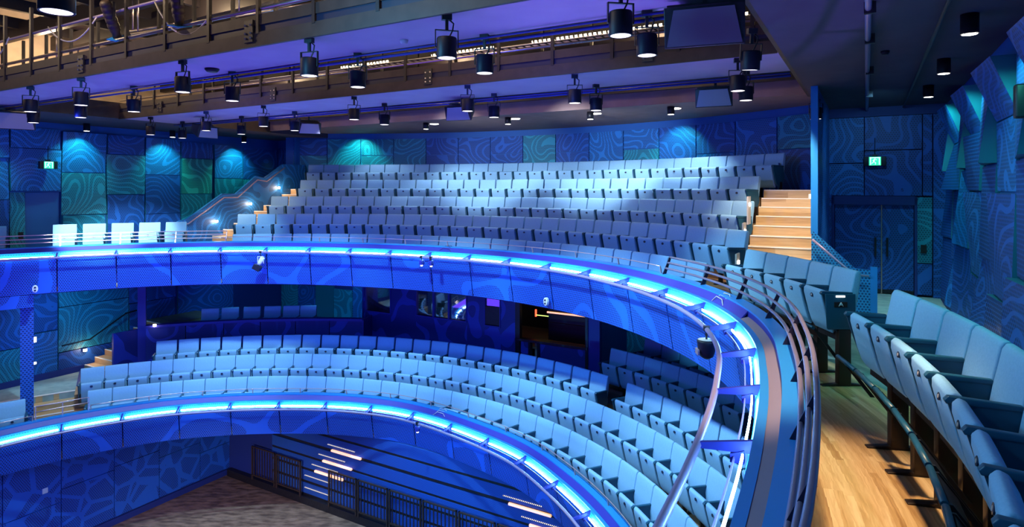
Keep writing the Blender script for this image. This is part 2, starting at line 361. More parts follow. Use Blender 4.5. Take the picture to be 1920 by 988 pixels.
ORD = ['', 'first', 'second', 'third', 'fourth', 'fifth', 'sixth', 'seventh', 'eighth', 'ninth', 'tenth', 'eleventh', 'twelfth', 'thirteenth', 'fourteenth', 'fifteenth', 'sixteenth', 'seventeenth', 'eighteenth', 'nineteenth', 'twentieth'] + ['twenty-'+x for x in ('first', 'second', 'third', 'fourth', 'fifth', 'sixth', 'seventh', 'eighth', 'ninth')] + ['thirtieth'] + ['thirty-'+x for x in ('first', 'second', 'third', 'fourth', 'fifth', 'sixth')]

# ---------------------------------------------------------------- structure: floors, walls, ceilings
def rbox(d, umin=-10.3, umax=10.1, vmax=14.3):
    t = math.radians(d-60); cu = -math.sin(t); cv = math.cos(t)   # u to the right = -sin
    r = 16.0
    if cu > 1e-6: r = min(r, umax/cu)
    if cu < -1e-6: r = min(r, umin/cu)
    if cv > 1e-6: r = min(r, vmax/cv)
    return r
def annulus(mb, r0, r1f, z0, z1, d0, d1, step=2.0, mi=0, r0f=None):
    n = int(round((d1-d0)/step)); b = len(mb.v)
    for i in range(n+1):
        d = d0+(d1-d0)*i/n; ra = r0f(d) if r0f else r0; rb = max(ra+.01, r1f(d))
        for r, z in ((ra, z0), (ra, z1), (rb, z1), (rb, z0)): mb.v.append(PR(r, d, z))
    for i in range(n):
        da, db = [math.radians(d0+(d1-d0)*k/n) for k in (i, i+1)]
        ra0 = (mb.v[b+4*i+1].xy-Vector(C0)).length; ra1 = (mb.v[b+4*i+2].xy-Vector(C0)).length
        for j in range(4):
            j2 = (j+1) % 4
            if j == 1: uv = [(da*9.3, ra0), (da*9.3, ra1), (db*9.3, ra1), (db*9.3, ra0)]
            else: uv = [(da*9.3, z0 if j != 0 else z0), (da*9.3, z1), (db*9.3, z1), (db*9.3, z0)]
            mb.face((b+4*i+j, b+4*i+j2, b+4*(i+1)+j2, b+4*(i+1)+j), uv, mi)
    mb.face([b, b+1, b+2, b+3]); mb.face([b+4*n, b+4*n+1, b+4*n+2, b+4*n+3])
    return mb
fl = annulus(MB(), 0, lambda d: min(10.05, rbox(d)), -.10, 0, -62, 140, 1, r0f=lambda d: RU(d)+.02).build('floor', M['wood']); fl['kind'] = 'structure'
cp = annulus(MB(), 10.05, lambda d: rbox(d), -.10, .0, -34, 140, 2).build('floor', M['carpet']); cp['kind'] = 'structure'
# underside of the balcony
so = annulus(MB(), 0, lambda d: rbox(d), -.14, -.10, -40, 140, 2, r0f=lambda d: RU(d)-.02).build('ceiling', M['deep']); so['kind'] = 'structure'
# stage and stalls floors
MB().ubox(-12, 11, -6, 8.0, -6.1, -5.95).build('floor', M['stage'])['kind'] = 'structure'
annulus(MB(), 0, lambda d: 8.72, -3.75, -3.56, 0, 140, 2, r0f=lambda d: RL(d)+.02).build('floor', M['wood'])['kind'] = 'structure'
tl = MB()
annulus(tl, 8.72, lambda d: 9.5, -3.75, -3.21, 0, 122.5, 2); annulus(tl, 9.5, lambda d: 10.3, -3.75, -2.86, 0, 122.5, 2)
tl.build('floor', M['woodrow'])['kind'] = 'structure'
annulus(MB(), 10.3, lambda d: rbox(d, -10.6, 10.1, 13.0), -3.75, -2.86, 36, 122.5, 2).build('floor', M['deep'])['kind'] = 'structure'
tr = MB(); annulus(tr, 10.3, lambda d: 11.2, -3.75, -2.56, 0, 44.5, 2); annulus(tr, 11.2, lambda d: rbox(d, -10.6, 10.1, 13.0), -3.75, -2.38, 0, 44, 2)
tr.build('floor', M['woodrow'])['kind'] = 'structure'
# left landing of the stalls, carpeted, with two timber steps down to the front row
annulus(MB(), 9.98, lambda d: rbox(d, -10.62, 10.1, 13.0), -3.75, -2.88, 122.5, 140, 2).build('floor', M['carpet'])['kind'] = 'structure'
st = MB()
for i, (r0, r1, z) in enumerate(((9.12, 9.41, -3.39), (9.41, 9.70, -3.22), (9.70, 9.98, -3.05))): st.sweep([(r0, -3.75), (r0, z), (r1, z), (r1, -3.75)], 122.5, 134, step=2)
st.sweep([(9.98, -3.6), (9.98, -2.875), (10.02, -2.875), (10.02, -3.6)], 122.5, 134, step=2)
sto = st.build('timber_steps', M['woodstep']); tag(sto, 'curved timber steps beside the left end of the stalls seating', 'steps')
ns = MB()
for r0, z in ((9.12, -3.39), (9.41, -3.22), (9.70, -3.05), (9.98, -2.88)): ns.sweep([(r0-.012, z-.012), (r0-.012, z+.008), (r0+.03, z+.008), (r0+.03, z-.012)], 122.5, 134, step=2)
ns.build('nosing', M['nosing'], sto)

# upper tier platforms (clipped to the aisles at u = +-6.75)
def tierpoly(r0, r1, z0, z1, half):
    mb = MB(); n = 44; b = 0
    for i in range(n+1):
        t = -1+2*i/n
        for r, z in ((r0, z0), (r0, z1), (r1, z1), (r1, z0)):
            mb.v.append(PR(r, 60.3+t*math.degrees(math.asin(min(.999, (half if t < 0 else half+.38)/r))), z))
    for i in range(n):
        for j in range(4):
            j2 = (j+1) % 4; u0, u1 = i*.35, (i+1)*.35
            uv = [(u0, r0), (u0, r1), (u1, r1), (u1, r0)] if j == 1 else [(u0, 0), (u0, .5), (u1, .5), (u1, 0)]
            mb.face((4*i+j, 4*i+j2, 4*(i+1)+j2, 4*(i+1)+j), uv)
    mb.face((0, 1, 2, 3)); mb.face((4*n, 4*n+1, 4*n+2, 4*n+3)); return mb
TZ = {5: 0.05, 4: .55, 3: 1.04, 2: 1.55, 1: 2.08}
tierroot = empty('floor', P(0, 10, 0), kind='structure')
for k, r0 in ((4, 9.72), (3, 10.72), (2, 11.72), (1, 12.72)):
    part(tierpoly(r0, r0+1.0 if k > 1 else 14.28, 0.0, TZ[k], 6.72), 'row_platform', M['woodrow'], tierroot)
# aisle stairs, one each side of the tier
def stairs(sgn, label):
    root = empty('aisle_stairs', P(sgn*7.3, 8.5, 0), 0, label, 'stairs')
    a, b = (6.74, 7.84) if sgn > 0 else (-8.20, -7.10)
    for k in range(1, 14):
        v0 = 6.17+.36*k; v1 = v0+.36 if k < 13 else 12.0
        z = .173*k
        aa, bb = a, b
        if k == 13: v1 = 11.95 if sgn > 0 else 11.3
        stp = part(MB().ubox(aa, bb, v0, v1, 0, z), 'step', M['woodstep'], root)
        ps = part(MB().ubox(aa+.01, bb-.01, v0-.012, v0+.035, z-.012, z+.008), 'nosing', M['nosing'], root)
    for k in (1, 2): pass
    return root
stairs(1, 'timber aisle stairs climbing the right side of the upper tier')
stairs(-1, 'timber aisle stairs climbing the left side of the upper tier')

# back wall of the upper tier: curved, alternating full and split perforated panels
bw = empty('wall_back', PR(14.4, 60, 0), kind='structure')
part(MB().sweep([(14.36, 0), (14.36, 4.3), (14.5, 4.3), (14.5, 0)], 27.6, 98.4, step=1.2), 'wall_backing', M['paint'], bw)
random.seed(11)
mats = [M['pan_a'], M['pan_b'], M['pan_a'], M['pan_c'], M['pan_b']]
k = 0; d = 97.4
while d > 28:
    d1 = d-4.7
    rows = [(1.9, 4.0)] if k % 2 else [(1.9, 3.42), (3.44, 4.0)]
    if k in (12, 14): rows = [(1.9, 3.2), (3.22, 4.0)]
    for z0, z1 in rows:
        mt = M['pan_c'] if k == 2 else random.choice(mats)
        part(MB().sweep([(14.30, z0), (14.30, z1), (14.36, z1), (14.36, z0)], d-.06, max(d1+.06, 27.7), step=1.2), 'acoustic_panel', mt, bw)
    d = d1; k += 1
# straight piece of back wall left of the tier and the recess wall
lb = empty('wall_left_return', P(-9.4, 12.1, 0), kind='structure')
part(MB().ubox(-10.4, -8.5, 12.1, 12.25, 0, 4.1), 'wall_backing', M['paint'], lb)
for i, (u0, u1) in enumerate(((-10.28, -9.45), (-9.43, -8.6))):
    for z0, z1 in ((0, 2.75), (2.77, 3.75)): part(MB().ubox(u0, u1, 12.04, 12.1, z0, z1), 'acoustic_panel', mats[(i+1) % 5], lb)
part(MB().ubox(-8.62, -8.5, 11.35, 12.1, 0, 4.1), 'wall_end', M['paint'], lb)

# side walls with folded panels
def folded(root, u, sgn, v0, v1, z0, z1, offs, mat, side):
    """offs: protrusion at (v0,z0),(v1,z0),(v1,z1),(v0,z1) towards the room"""
    mb = MB(); pts = []
    for (v, z), o in zip(((v0, z0), (v1, z0), (v1, z1), (v0, z1)), offs): pts.append(P(u-sgn*o, v, z))
    bk = [P(u, v, z) for v, z in ((v0, z0), (v1, z0), (v1, z1), (v0, z1))]
    mb.v = pts+bk
    mb.face((0, 1, 2, 3), [(v0, z0), (v1, z0), (v1, z1), (v0, z1)], 0)
    for i in range(4): j = (i+1) % 4; mb.face((i, j, 4+j, 4+i), None, 1)
    mb.face((4, 5, 6, 7), None, 1)
    return part(mb, 'acoustic_panel', [mat, side], root)
lw = empty('wall_left', P(-10.3, 5, 0), kind='structure')
part(MB().ubox(-10.6, -10.45, -2, 12.2, -.3, 2.19), 'wall_backing', M['deep'], lw)
part(MB().ubox(-10.6, -10.36, -2, 12.2, 2.19, 4.1), 'wall_backing', M['paint'], lw)
part(MB().ubox(-10.46, -10.36, -2, 4.10, 0, 2.19), 'wall_backing', M['paint'], lw); part(MB().ubox(-10.46, -10.36, 4.95, 12.2, 0, 2.19), 'wall_backing', M['paint'], lw)
random.seed(5)
cols = [(1.4, 2.6, (0, 2.2, 3.8), 'ab'), (2.6, 3.75, (0, 2.0, 3.06, 3.85), 'baa'), (3.77, 4.12, (0, 2.19), 'c'), (3.77, 4.93, (2.21, 3.33, 3.88), 'aa'), (4.95, 6.07, (0, 1.55, 2.72, 3.84), 'cca'),
        (6.09, 7.16, (0, 2.1, 3.27, 3.84), 'bcb'), (7.2, 8.3, (0, 1.5, 2.7, 3.83), 'bba'), (8.32, 9.41, (0, 2.1, 3.25, 3.78), 'cdb'), (9.45, 10.53, (0, 1.4, 2.62, 3.75), 'cca'), (10.6, 12.0, (0, 2.6, 3.7), 'cb')]
for v0, v1, zs, ms in cols:
    o = [random.uniform(.02, .14) for _ in range(len(zs)*2)]
    for i in range(len(zs)-1):
        a = o[2*i:2*i+4]
        folded(lw, -10.36, -1, v0, v1-.015, zs[i]+.01, zs[i+1]-.01, (a[0], a[1], a[3], a[2]) if i % 2 else (a[1], a[0], a[2], a[3]), M['pan_'+ms[i]], M['teal'])
rw = empty('wall_right', P(10.1, 5, 0), kind='structure')
part(MB().ubox(10.12, 10.3, -6, 12.2, -.3, 4.1), 'wall_backing', M['paint'], rw)
random.seed(23)
vs = [-4.4, -3.2, -2.0, -.9, .25, 1.4, 2.6, 3.75, 4.93, 6.09, 7.18, 8.32, 9.43, 10.55, 11.3, 12.02]
for i in range(len(vs)-1):
    v0, v1 = vs[i], vs[i+1]-.02; alt = i % 2
    hs = [(.12, 1.0, 2.25, 3.1, 3.75), (.12, 1.35, 2.6, 3.9)][alt]
    for j in range(len(hs)-1):
        top = j == len(hs)-2
        if i > 13: off = [.03]*4
        elif top and not alt: off = (.02, .04, .30, .26)           # leans out over the top
        elif top: off = (.22, .05, .03, .05)
        else: a_ = random.choice((.03, .08)); off = [a_, a_+random.choice((0, .10, .16)), random.choice((.04, .14)), .04]
        ms = ('pan_b' if top and not alt else random.choice(('slat', 'slat', 'pan_a', 'pan_b')))
        folded(rw, 10.12, 1, v0, v1, hs[j]+.01, hs[j+1]-.015, off, M[ms], M['teal'])
part(MB().ubox(10.0, 10.12, -6, 12.0, 0, .11), 'skirting', M['deep'], rw)

# door wall to the right of the tier
dw = empty('wall_right_end', P(9, 12.1, 0), kind='structure')
part(MB().ubox(7.8, 10.2, 12.25, 12.4, 0, 4.1), 'wall_backing', M['deep'], dw)
part(MB().ubox(7.8, 10.12, 12.05, 12.25, 3.85, 4.1), 'wall_head', M['deep'], dw)
for u0, u1, z0, z1, mt in ((7.95, 8.62, 1.95+.9, 3.84, 'pan_a'), (7.95, 8.0, 0, 2.15, 'pan_b'), (8.64, 9.68, 3.12, 3.84, 'pan_b'), (8.64, 9.68, 2.13, 3.10, 'pan_b'), (7.95, 8.62, 2.13, 2.83, 'pan_a'),
                          (9.60, 9.86, 0.72, 2.10, 'pan_c'), (9.60, 9.86, .05, .70, 'pan_b'), (9.70, 9.86, 2.13, 3.84, 'pan_b'), (9.88, 10.1, 0, 3.84, 'pan_b')):
    part(MB().ubox(u0, u1, 12.05, 12.25, z0, z1), 'acoustic_panel', M[mt], dw)
dr = empty('door_1', P(8.8, 12.15, 0), kind='structure')
part(MB().ubox(8.0, 8.05, 12.02, 12.26, 0, 2.12).ubox(9.55, 9.60, 12.02, 12.26, 0, 2.12).ubox(8.0, 9.6, 12.02, 12.26, 1.93, 2.12), 'door_frame', M['deep'], dr)
for u0, u1 in ((8.06, 8.94), (8.97, 9.54)):
    part(MB().ubox(u0, u1, 12.15, 12.2, .1, 1.92), 'door_leaf', M['pan_b'], dr)
part(MB().ubox(8.06, 9.54, 12.13, 12.15, .02, .1), 'kick_plate', M['black'], dr)
part(MB().ubox(8.945, 8.965, 12.12, 12.16, .0, 2.05), 'centre_strip', M['pipe'], dr)
for u in (8.84, 9.06): part(MB().ubox(u-.02, u+.02, 12.08, 12.15, .82, 1.22), 'pull_handle', M['black'], dr)
d2 = empty('door_2', P(-10.5, 4.5, 0), kind='structure')
part(MB().ubox(-10.44, -10.41, 4.14, 4.93, 0, 2.18), 'door_leaf', M['paint'], d2)
part(MB().ubox(-10.41, -10.37, 4.80, 4.88, 1.0, 1.03), 'lever_handle', M['black'], d2)
# fin wall beside the right stairs, with the sloping wing and handrail at its foot
fw = empty('wall_fin', P(7.9, 10, 0), kind='structure')
part(MB().ubox(7.86, 7.95, 8.35, 12.05, 0, 4.05), 'fin_panel', M['pan_a'], fw)
part(MB().ubox(7.85, 7.96, 8.31, 8.35, 1.5, 4.05), 'edge_trim', M['capblue'], fw)
wg = MB(); poly = [(7.86, 0), (8.78, 0), (8.78, .93), (8.52, .95), (7.86, 1.58)]
b = len(wg.v)
for vv in (8.30, 8.37):
    for u, z in poly: wg.v.append(P(u, vv, z))
wg.face((0, 1, 2, 3, 4), poly); wg.face((5, 6, 7, 8, 9), poly)
for i in range(5): j = (i+1) % 5; wg.face((i, j, 5+j, 5+i), None, 1)
wp = wg.build('wing_parapet', [M['wing'], M['capblue']]); tag(wp, 'blue perforated sloping parapet at the foot of the right stairs', 'parapet')
MB().ubox(8.74, 8.84, 8.28, 8.40, 0, .99).build('end_post', M['capblue'], wp)
hr = MB().tube([P(7.88, 8.2, 1.42), P(8.5, 8.2, .86), P(8.72, 8.2, .85)], .02); h = hr.build('handrail', M['lav'], wp)
# parapet of the left stairs
lp = MB(); prof = [(6.4, .98), (6.95, 1.35), (7.2, 1.40), (8.32, 2.12), (8.78, 2.12), (9.5, 2.67), (9.85, 2.63), (10.55, 3.08), (11.5, 3.09)]
for i in range(len(prof)-1):
    (v0, z0), (v1, z1) = prof[i], prof[i+1]
    b = len(lp.v)
    for u in (-8.30, -8.22):
        for v, z in ((v0, 0), (v1, 0), (v1, z1), (v0, z0)): lp.v.append(P(u, v, z))
    uv = [(v0, 0), (v1, 0), (v1, z1), (v0, z0)]
    lp.face((b, b+1, b+2, b+3), uv); lp.face((b+4, b+5, b+6, b+7), uv); lp.face((b+3, b+2, b+6, b+7), None, 1)
    if i == 0: lp.face((b, b+3, b+7, b+4), None, 1)
lpo = lp.build('stair_parapet', [M['pan_a'], M['capblue']]); tag(lpo, 'blue perforated stepped parapet beside the left tier stairs', 'parapet')
MB().tube([P(-8.14, v, z-.12) for v, z in prof[1:8]], .02).build('handrail', M['lav'], lpo)

# ceilings: two side slabs, two catwalk soffits, the back soffit
rc = empty('ceiling', P(8.8, 3, 4.05), kind='structure')
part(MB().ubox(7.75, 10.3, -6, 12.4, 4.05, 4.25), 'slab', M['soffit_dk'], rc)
part(MB().ubox(7.7, 7.75, -6, 9.65, 4.05, 4.45), 'slab_edge', M['steel'], rc)
lc = empty('ceiling', P(-9, 3, 4.05), kind='structure')
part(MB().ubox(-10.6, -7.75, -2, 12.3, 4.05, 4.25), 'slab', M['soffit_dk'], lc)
part(MB().ubox(-7.75, -7.7, -2, 9.65, 4.05, 4.45), 'slab_edge', M['steel'], lc)
bc = empty('ceiling', P(0, 11, 4.2), kind='structure')
part(annulus(MB(), 0, lambda d: 14.45, 4.2, 4.35, 22, 99, 1.5, r0f=lambda d: 9.7/math.cos(math.radians(d-60))), 'soffit', M['bulk'], bc)
part(MB().ubox(-7.7, 7.7, 9.62, 9.7, 4.1, 4.5), 'bulkhead_edge', M['bulk'], bc)
vd = empty('ceiling', P(0, 3, 7), kind='structure')
part(MB().ubox(-10.6, 10.3, -4, 13, 6.9, 7.0), 'roof', M['black'], vd)
part(MB().ubox(-10.0, -9.9, -4, 10, 4.25, 6.9), 'void_wall', M['beige'], vd)
part(MB().ubox(-10, 10.3, 10.0, 10.1, 4.35, 6.9), 'void_wall', M['beige'], vd)
part(MB().ubox(9.0, 9.1, -4, 10, 4.25, 6.9), 'void_wall', M['steel'], vd)
for v in (3.4, 4.5, 7.4, 8.8): part(MB().ubox(-9.9, 9, v, v+.18, 5.9 if v < 7 else 5.2, 6.25 if v < 7 else 5.5), 'roof_beam', M['steel_dk'], vd)
for u in (-9, -7.2, -5.4, -3.6, -1.8, 0, 1.8, 3.6, 5.4, 7.2): part(MB().ubox(u, u+.12, -2, 10, 6.1, 6.35), 'roof_beam', M['steel_dk'], vd)
# dark framework before the back void wall: leaves the lit block visible in short bays
fwk = MB()
fwk.ubox(-7.7, 7.7, 9.3, 9.36, 4.95, 6.4).ubox(-7.7, 7.7, 9.25, 9.36, 4.35, 4.62)
x = -7.7
random.seed(3)
while x < 7.6:
    wd = random.uniform(.5, 1.3); fwk.ubox(x, x+wd, 9.3, 9.36, 4.6, 4.96); x += wd+random.uniform(.25, .6)
part(fwk, 'framework', M['steel_dk'], vd)

# ---------------------------------------------------------------- catwalks
def catwalk(v0, v1, label, post_du, uoff):
    root = empty('catwalk', P(0, (v0+v1)/2, 4.05), 0, label, 'catwalk', None)
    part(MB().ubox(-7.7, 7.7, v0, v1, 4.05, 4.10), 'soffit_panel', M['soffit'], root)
    for v, s in ((v0, -1), (v1, 1)):
        part(MB().ubox(-7.7, 7.7, v-.04, v, 4.03, 4.20) if s < 0 else MB().ubox(-7.7, 7.7, v, v+.04, 4.03, 4.16), 'edge_beam', M['steel'], root)
        part(MB().ubox(-7.7, 7.7, v-.015, v+.015, 4.16, 4.30), 'channel', M['channel'], root)
        part(MB().ubox(-7.7, 7.7, v-.03, v, 4.29, 4.42), 'kick_plate', M['steel'], root)
        for z in (4.50, 4.92): part(MB().tube([P(-7.7, v, z), P(7.7, v, z)], .022), 'guard_rail', M['pipe'] if z < 4.6 else M['lav'], root)
        u = -7.6+uoff
        while u < 7.6:
            part(MB().ubox(u-.025, u+.025, v-.045 if s < 0 else v, v if s < 0 else v+.045, 4.18, 5.35), 'stanchion', M['steel_dk'], root); u += post_du
    part(MB().tube([P(-7.7, v1+.06, 3.99), P(7.7, v1+.06, 3.99)], .02), 'hanging_pipe', M['violetblue'], root)
    part(MB().tube([P(-7.7, v1-.1, 4.0), P(7.7, v1-.1, 4.0)], .012), 'conduit', M['violetblue'], root)
    for u in (-5.9, -1.9, 2.1, 6.0):
        part(MB().ubox(u-.08, u+.08, v0-.055, v0-.03, 4.09, 4.36), 'splice_plate', M['black'], root)
        bl = MB()
        for du in (-.05, .05):
            for dz in (4.14, 4.2, 4.3): bl.boxm(Matrix.Translation(P(u+du, v0-.06, dz)), .02, .02, .02)
        part(bl, 'bolt', M['pipe'], root)
    return root
catwalk(1.52, 2.52, 'front lighting catwalk, a steel bridge with rails and a violet-lit soffit', .97, .15)
catwalk(5.1, 6.6, 'rear lighting catwalk over the stalls, a steel bridge with a violet-lit soffit', .97, .45)
# cable tray with a run of white beads above the rear catwalk
ct = empty('cable_tray', P(0, 6.2, 4.85), 0, 'long cable tray with beaded white light above the rear catwalk', 'cable tray')
tm = MB().ubox(-1, 8.5, 6.1, 6.13, 4.82, 4.86).ubox(-1, 8.5, 6.42, 6.45, 4.82, 4.86)
u = -1
while u < 8.4: tm.ubox(u, u+.02, 6.1, 6.45, 4.82, 4.835); u += .15
part(tm, 'tray', M['steel'], ct)
for a, b_ in ((-1, .3), (1.4, 2.8), (3.6, 6.1), (6.6, 8.4)): part(MB().ubox(a, b_, 6.06, 6.09, 4.845, 4.875), 'bead_run', M['beadrun'], ct)
part(MB().tube([P(-4, 6.08, 4.83), P(8.5, 6.08, 4.83)], .010), 'bright_conduit', M['nosing'], ct)
for i, (a, b_, v, z) in enumerate(((-6.8, -4.9, 3.2, 5.1), (-4.2, -2.8, 3.4, 5.45), (-7.4, -6, 3.9, 4.75), (-3.3, -1.2, 3.0, 5.2), (-1.6, .8, 3.9, 5.5))):
    o = MB().tube([P(a, v, z), P(b_, v+.2, z)], .03).tube([P(a+.2, v, z), P(a+.2, v, z+.8)], .015).build('rigging_pipe', M['pipe'])
    tag(o, 'steel rigging pipe hanging in the lit roof void above the front catwalk', 'pipe', 'rigging pipes in the roof void')
for i, (u, z) in enumerate(((-5.5, 5.0), (-3.6, 5.2), (-2.0, 5.05))):
    o = MB().ubox(u-.35, u+.35, 3.6, 3.72, z, z+.05).ubox(u-.3, u+.3, 3.72, 4.4, z+.03, z+.05).build('roof_bracket', M['steel_dk'])
    tag(o, 'dark flat steel bracket in the lit roof void behind the front catwalk', 'bracket', 'brackets in the roof void')

# ---------------------------------------------------------------- balcony fronts
def balcony(R, zu, zfl, d0, d1, joint0, jstep, zb, label, nm):
    root = empty('balcony_front', PR(R(60), 60, zfl), 0, label, 'balcony front')
    # upstand with cap, gutter, inner cap
    part(MB().sweep([(0, zu-.02), (0, zu-.24), (.02, zfl+.0), (.115, zfl+.0), (.115, zu-.02)], d0, d1, R), 'upstand', M['violetblue'], root)
    part(MB().sweep([(-.005, zu-.02), (-.005, zu), (.13, zu+.008), (.13, zu-.02)], d0, d1, R), 'upstand_cap', M['capblue'], root)
    dm = -3 if d0 < -3 else d0
    part(MB().sweep([(-.092, zu-.15), (-.092, zu-.12), (.0, zu-.018), (.0, zu-.04)], dm, d1, R), 'gutter_cover', M['violetblue'], root)
    if dm > d0: part(MB().sweep([(-.092, zu-.13), (-.092, zu-.11), (.0, zu-.085), (.0, zu-.11)], d0, dm, R), 'gutter', M['gutter'], root)
    part(MB().sweep([(-.15, zu-.125), (-.15, zu-.105), (-.09, zu-.105), (-.09, zu-.22), (-.105, zu-.22), (-.105, zu-.125)], d0, d1, R), 'inner_cap', M['capblue'], root)
    d = joint0
    while d > d0-jstep:
        a, b_ = max(d-jstep+.08, d0), min(d-.08, d1)
        if b_ > a+.2:
            part(MB().sweep([(-.14, zu-.125), (-.13, zu-.125), (-.175, zu-.268), (-.185, zu-.262)], a, b_, R, step=1), 'cove_panel', M['cove'], root)
            part(MB().sweep([(-.185, zu-.264), (-.175, zu-.27), (-.05, zb), (-.06, zb)], a, b_, R, step=1), 'fascia_panel', M['fascia'], root)
            part(MB().sweep([(-.212, zu-.226), (-.212, zu-.202), (-.201, zu-.202), (-.201, zu-.226)], a+.35, b_-.35, R, step=1), 'led_strip', M['led'], root)
        if d0 < d < d1:
            br = MB(); t = math.radians(d); m = Matrix.Translation(PR(R(d), d, 0)) @ Matrix.Rotation(t-PI/2, 4, 'Z')
            br.prism([(-.47, zu-.235), (-.13, zu-.21), (-.13, zu-.13), (-.47, zu-.20)], m, .03)
            br.prism([(-.28, zu-.28), (-.20, zu-.28), (-.20, zu-.2), (-.28, zu-.23)], m, .05)
            part(br, 'bracket', M['violetblue'], root)
        d -= jstep
    part(MB().sweep([(-.262, zu-.262), (-.262, zu-.240), (-.252, zu-.240), (-.252, zu-.262)], d0, d1, R), 'led_rail', M['ledrail'], root)
    n = int((d1-d0)/1.5)
    part(MB().tube([PR(R(d0+(d1-d0)*i/n)-.475, d0+(d1-d0)*i/n, zu-.215) for i in range(n+1)], .026, 12), 'lighting_pipe', M['lav'], root)
    return root
balcony(RU, .936, 0.0, -44, 140, 140.3, 7.98, -.12, 'upper balcony front of blue perforated panels with a glowing light strip', 'upper')
balcony(RL, -2.79, -3.56, 2, 140, 140.7, 8.6, -3.74, 'stalls front of blue perforated panels with a glowing light strip', 'lower')
# deeper bulkhead at the far left of the upper front
bh = annulus(MB(), 0, lambda d: RU(d)+.25, -.42, -.13, 127.3, 140, 1, r0f=lambda d: RU(d)-.05).build('trim_1', M['fascia']); bh['kind'] = 'structure'

# guard rails: posts and tubes
def rail(R, d0, d1, tubes, r, mat, pstep, pm, zbase, label, base_off=.08):
    root = empty('guard_rail', PR(R((d0+d1)/2)+base_off, (d0+d1)/2, zbase), 0, label, 'railing')
    n = max(2, int((d1-d0)/1.5))
    for off, z in tubes:
        part(MB().tube([PR(R(d0+(d1-d0)*i/n)+off, d0+(d1-d0)*i/n, z) for i in range(n+1)], r, 10), 'rail_tube', mat, root)
    k = max(1, int(round((d1-d0)/pstep)))
    for i in range(k+1):
        d = d0+(d1-d0)*i/k
        m = Matrix.Translation(PR(R(d), d, 0)) @ Matrix.Rotation(math.radians(d)-PI/2, 4, 'Z')
        o0, z0 = tubes[0]; w_ = .03 if r > .012 else .012
        part(MB().prism([(base_off-w_, zbase), (base_off+w_, zbase), (o0+w_*.6, z0-.0), (o0-w_*.6, z0-.0)], m, .012 if r > .012 else .02), 'post', pm, root)
    return root
TALL = [(.185, 1.20), (.145, 1.115), (.105, 1.03)]
rail(RU, -44, 16, TALL, .017, M['tube'], 7.6, M['bar'], .94, 'three-tube steel guard rail on the near right of the balcony')
rail(RU, 16.6, 100, [(.06, 1.055)], .008, M['copper'], 7.98, M['copper'], .94, 'thin low rail along the balcony before the central tier')
rail(RU, 100, 140, TALL, .012, M['copper'], 7.98, M['copper'], .94, 'three-tube guard rail before the five pale seats at far left', .08)
rail(RL, 2, 119.6, [(.06, -2.67)], .008, M['copper'], 8.6, M['copper'], -2.79, 'thin low rail along the stalls front below the curved rows')
rail(RL, 119.9, 127, [(.12, -2.50), (.09, -2.61)], .010, M['copper'], 3.5, M['copper'], -2.79, 'short raised rail before the timber steps of the stalls')
rail(RL, 127.4, 140, [(.06, -2.67)], .008, M['copper'], 6, M['copper'], -2.79, 'thin low rail before the seats at the far left of the stalls')

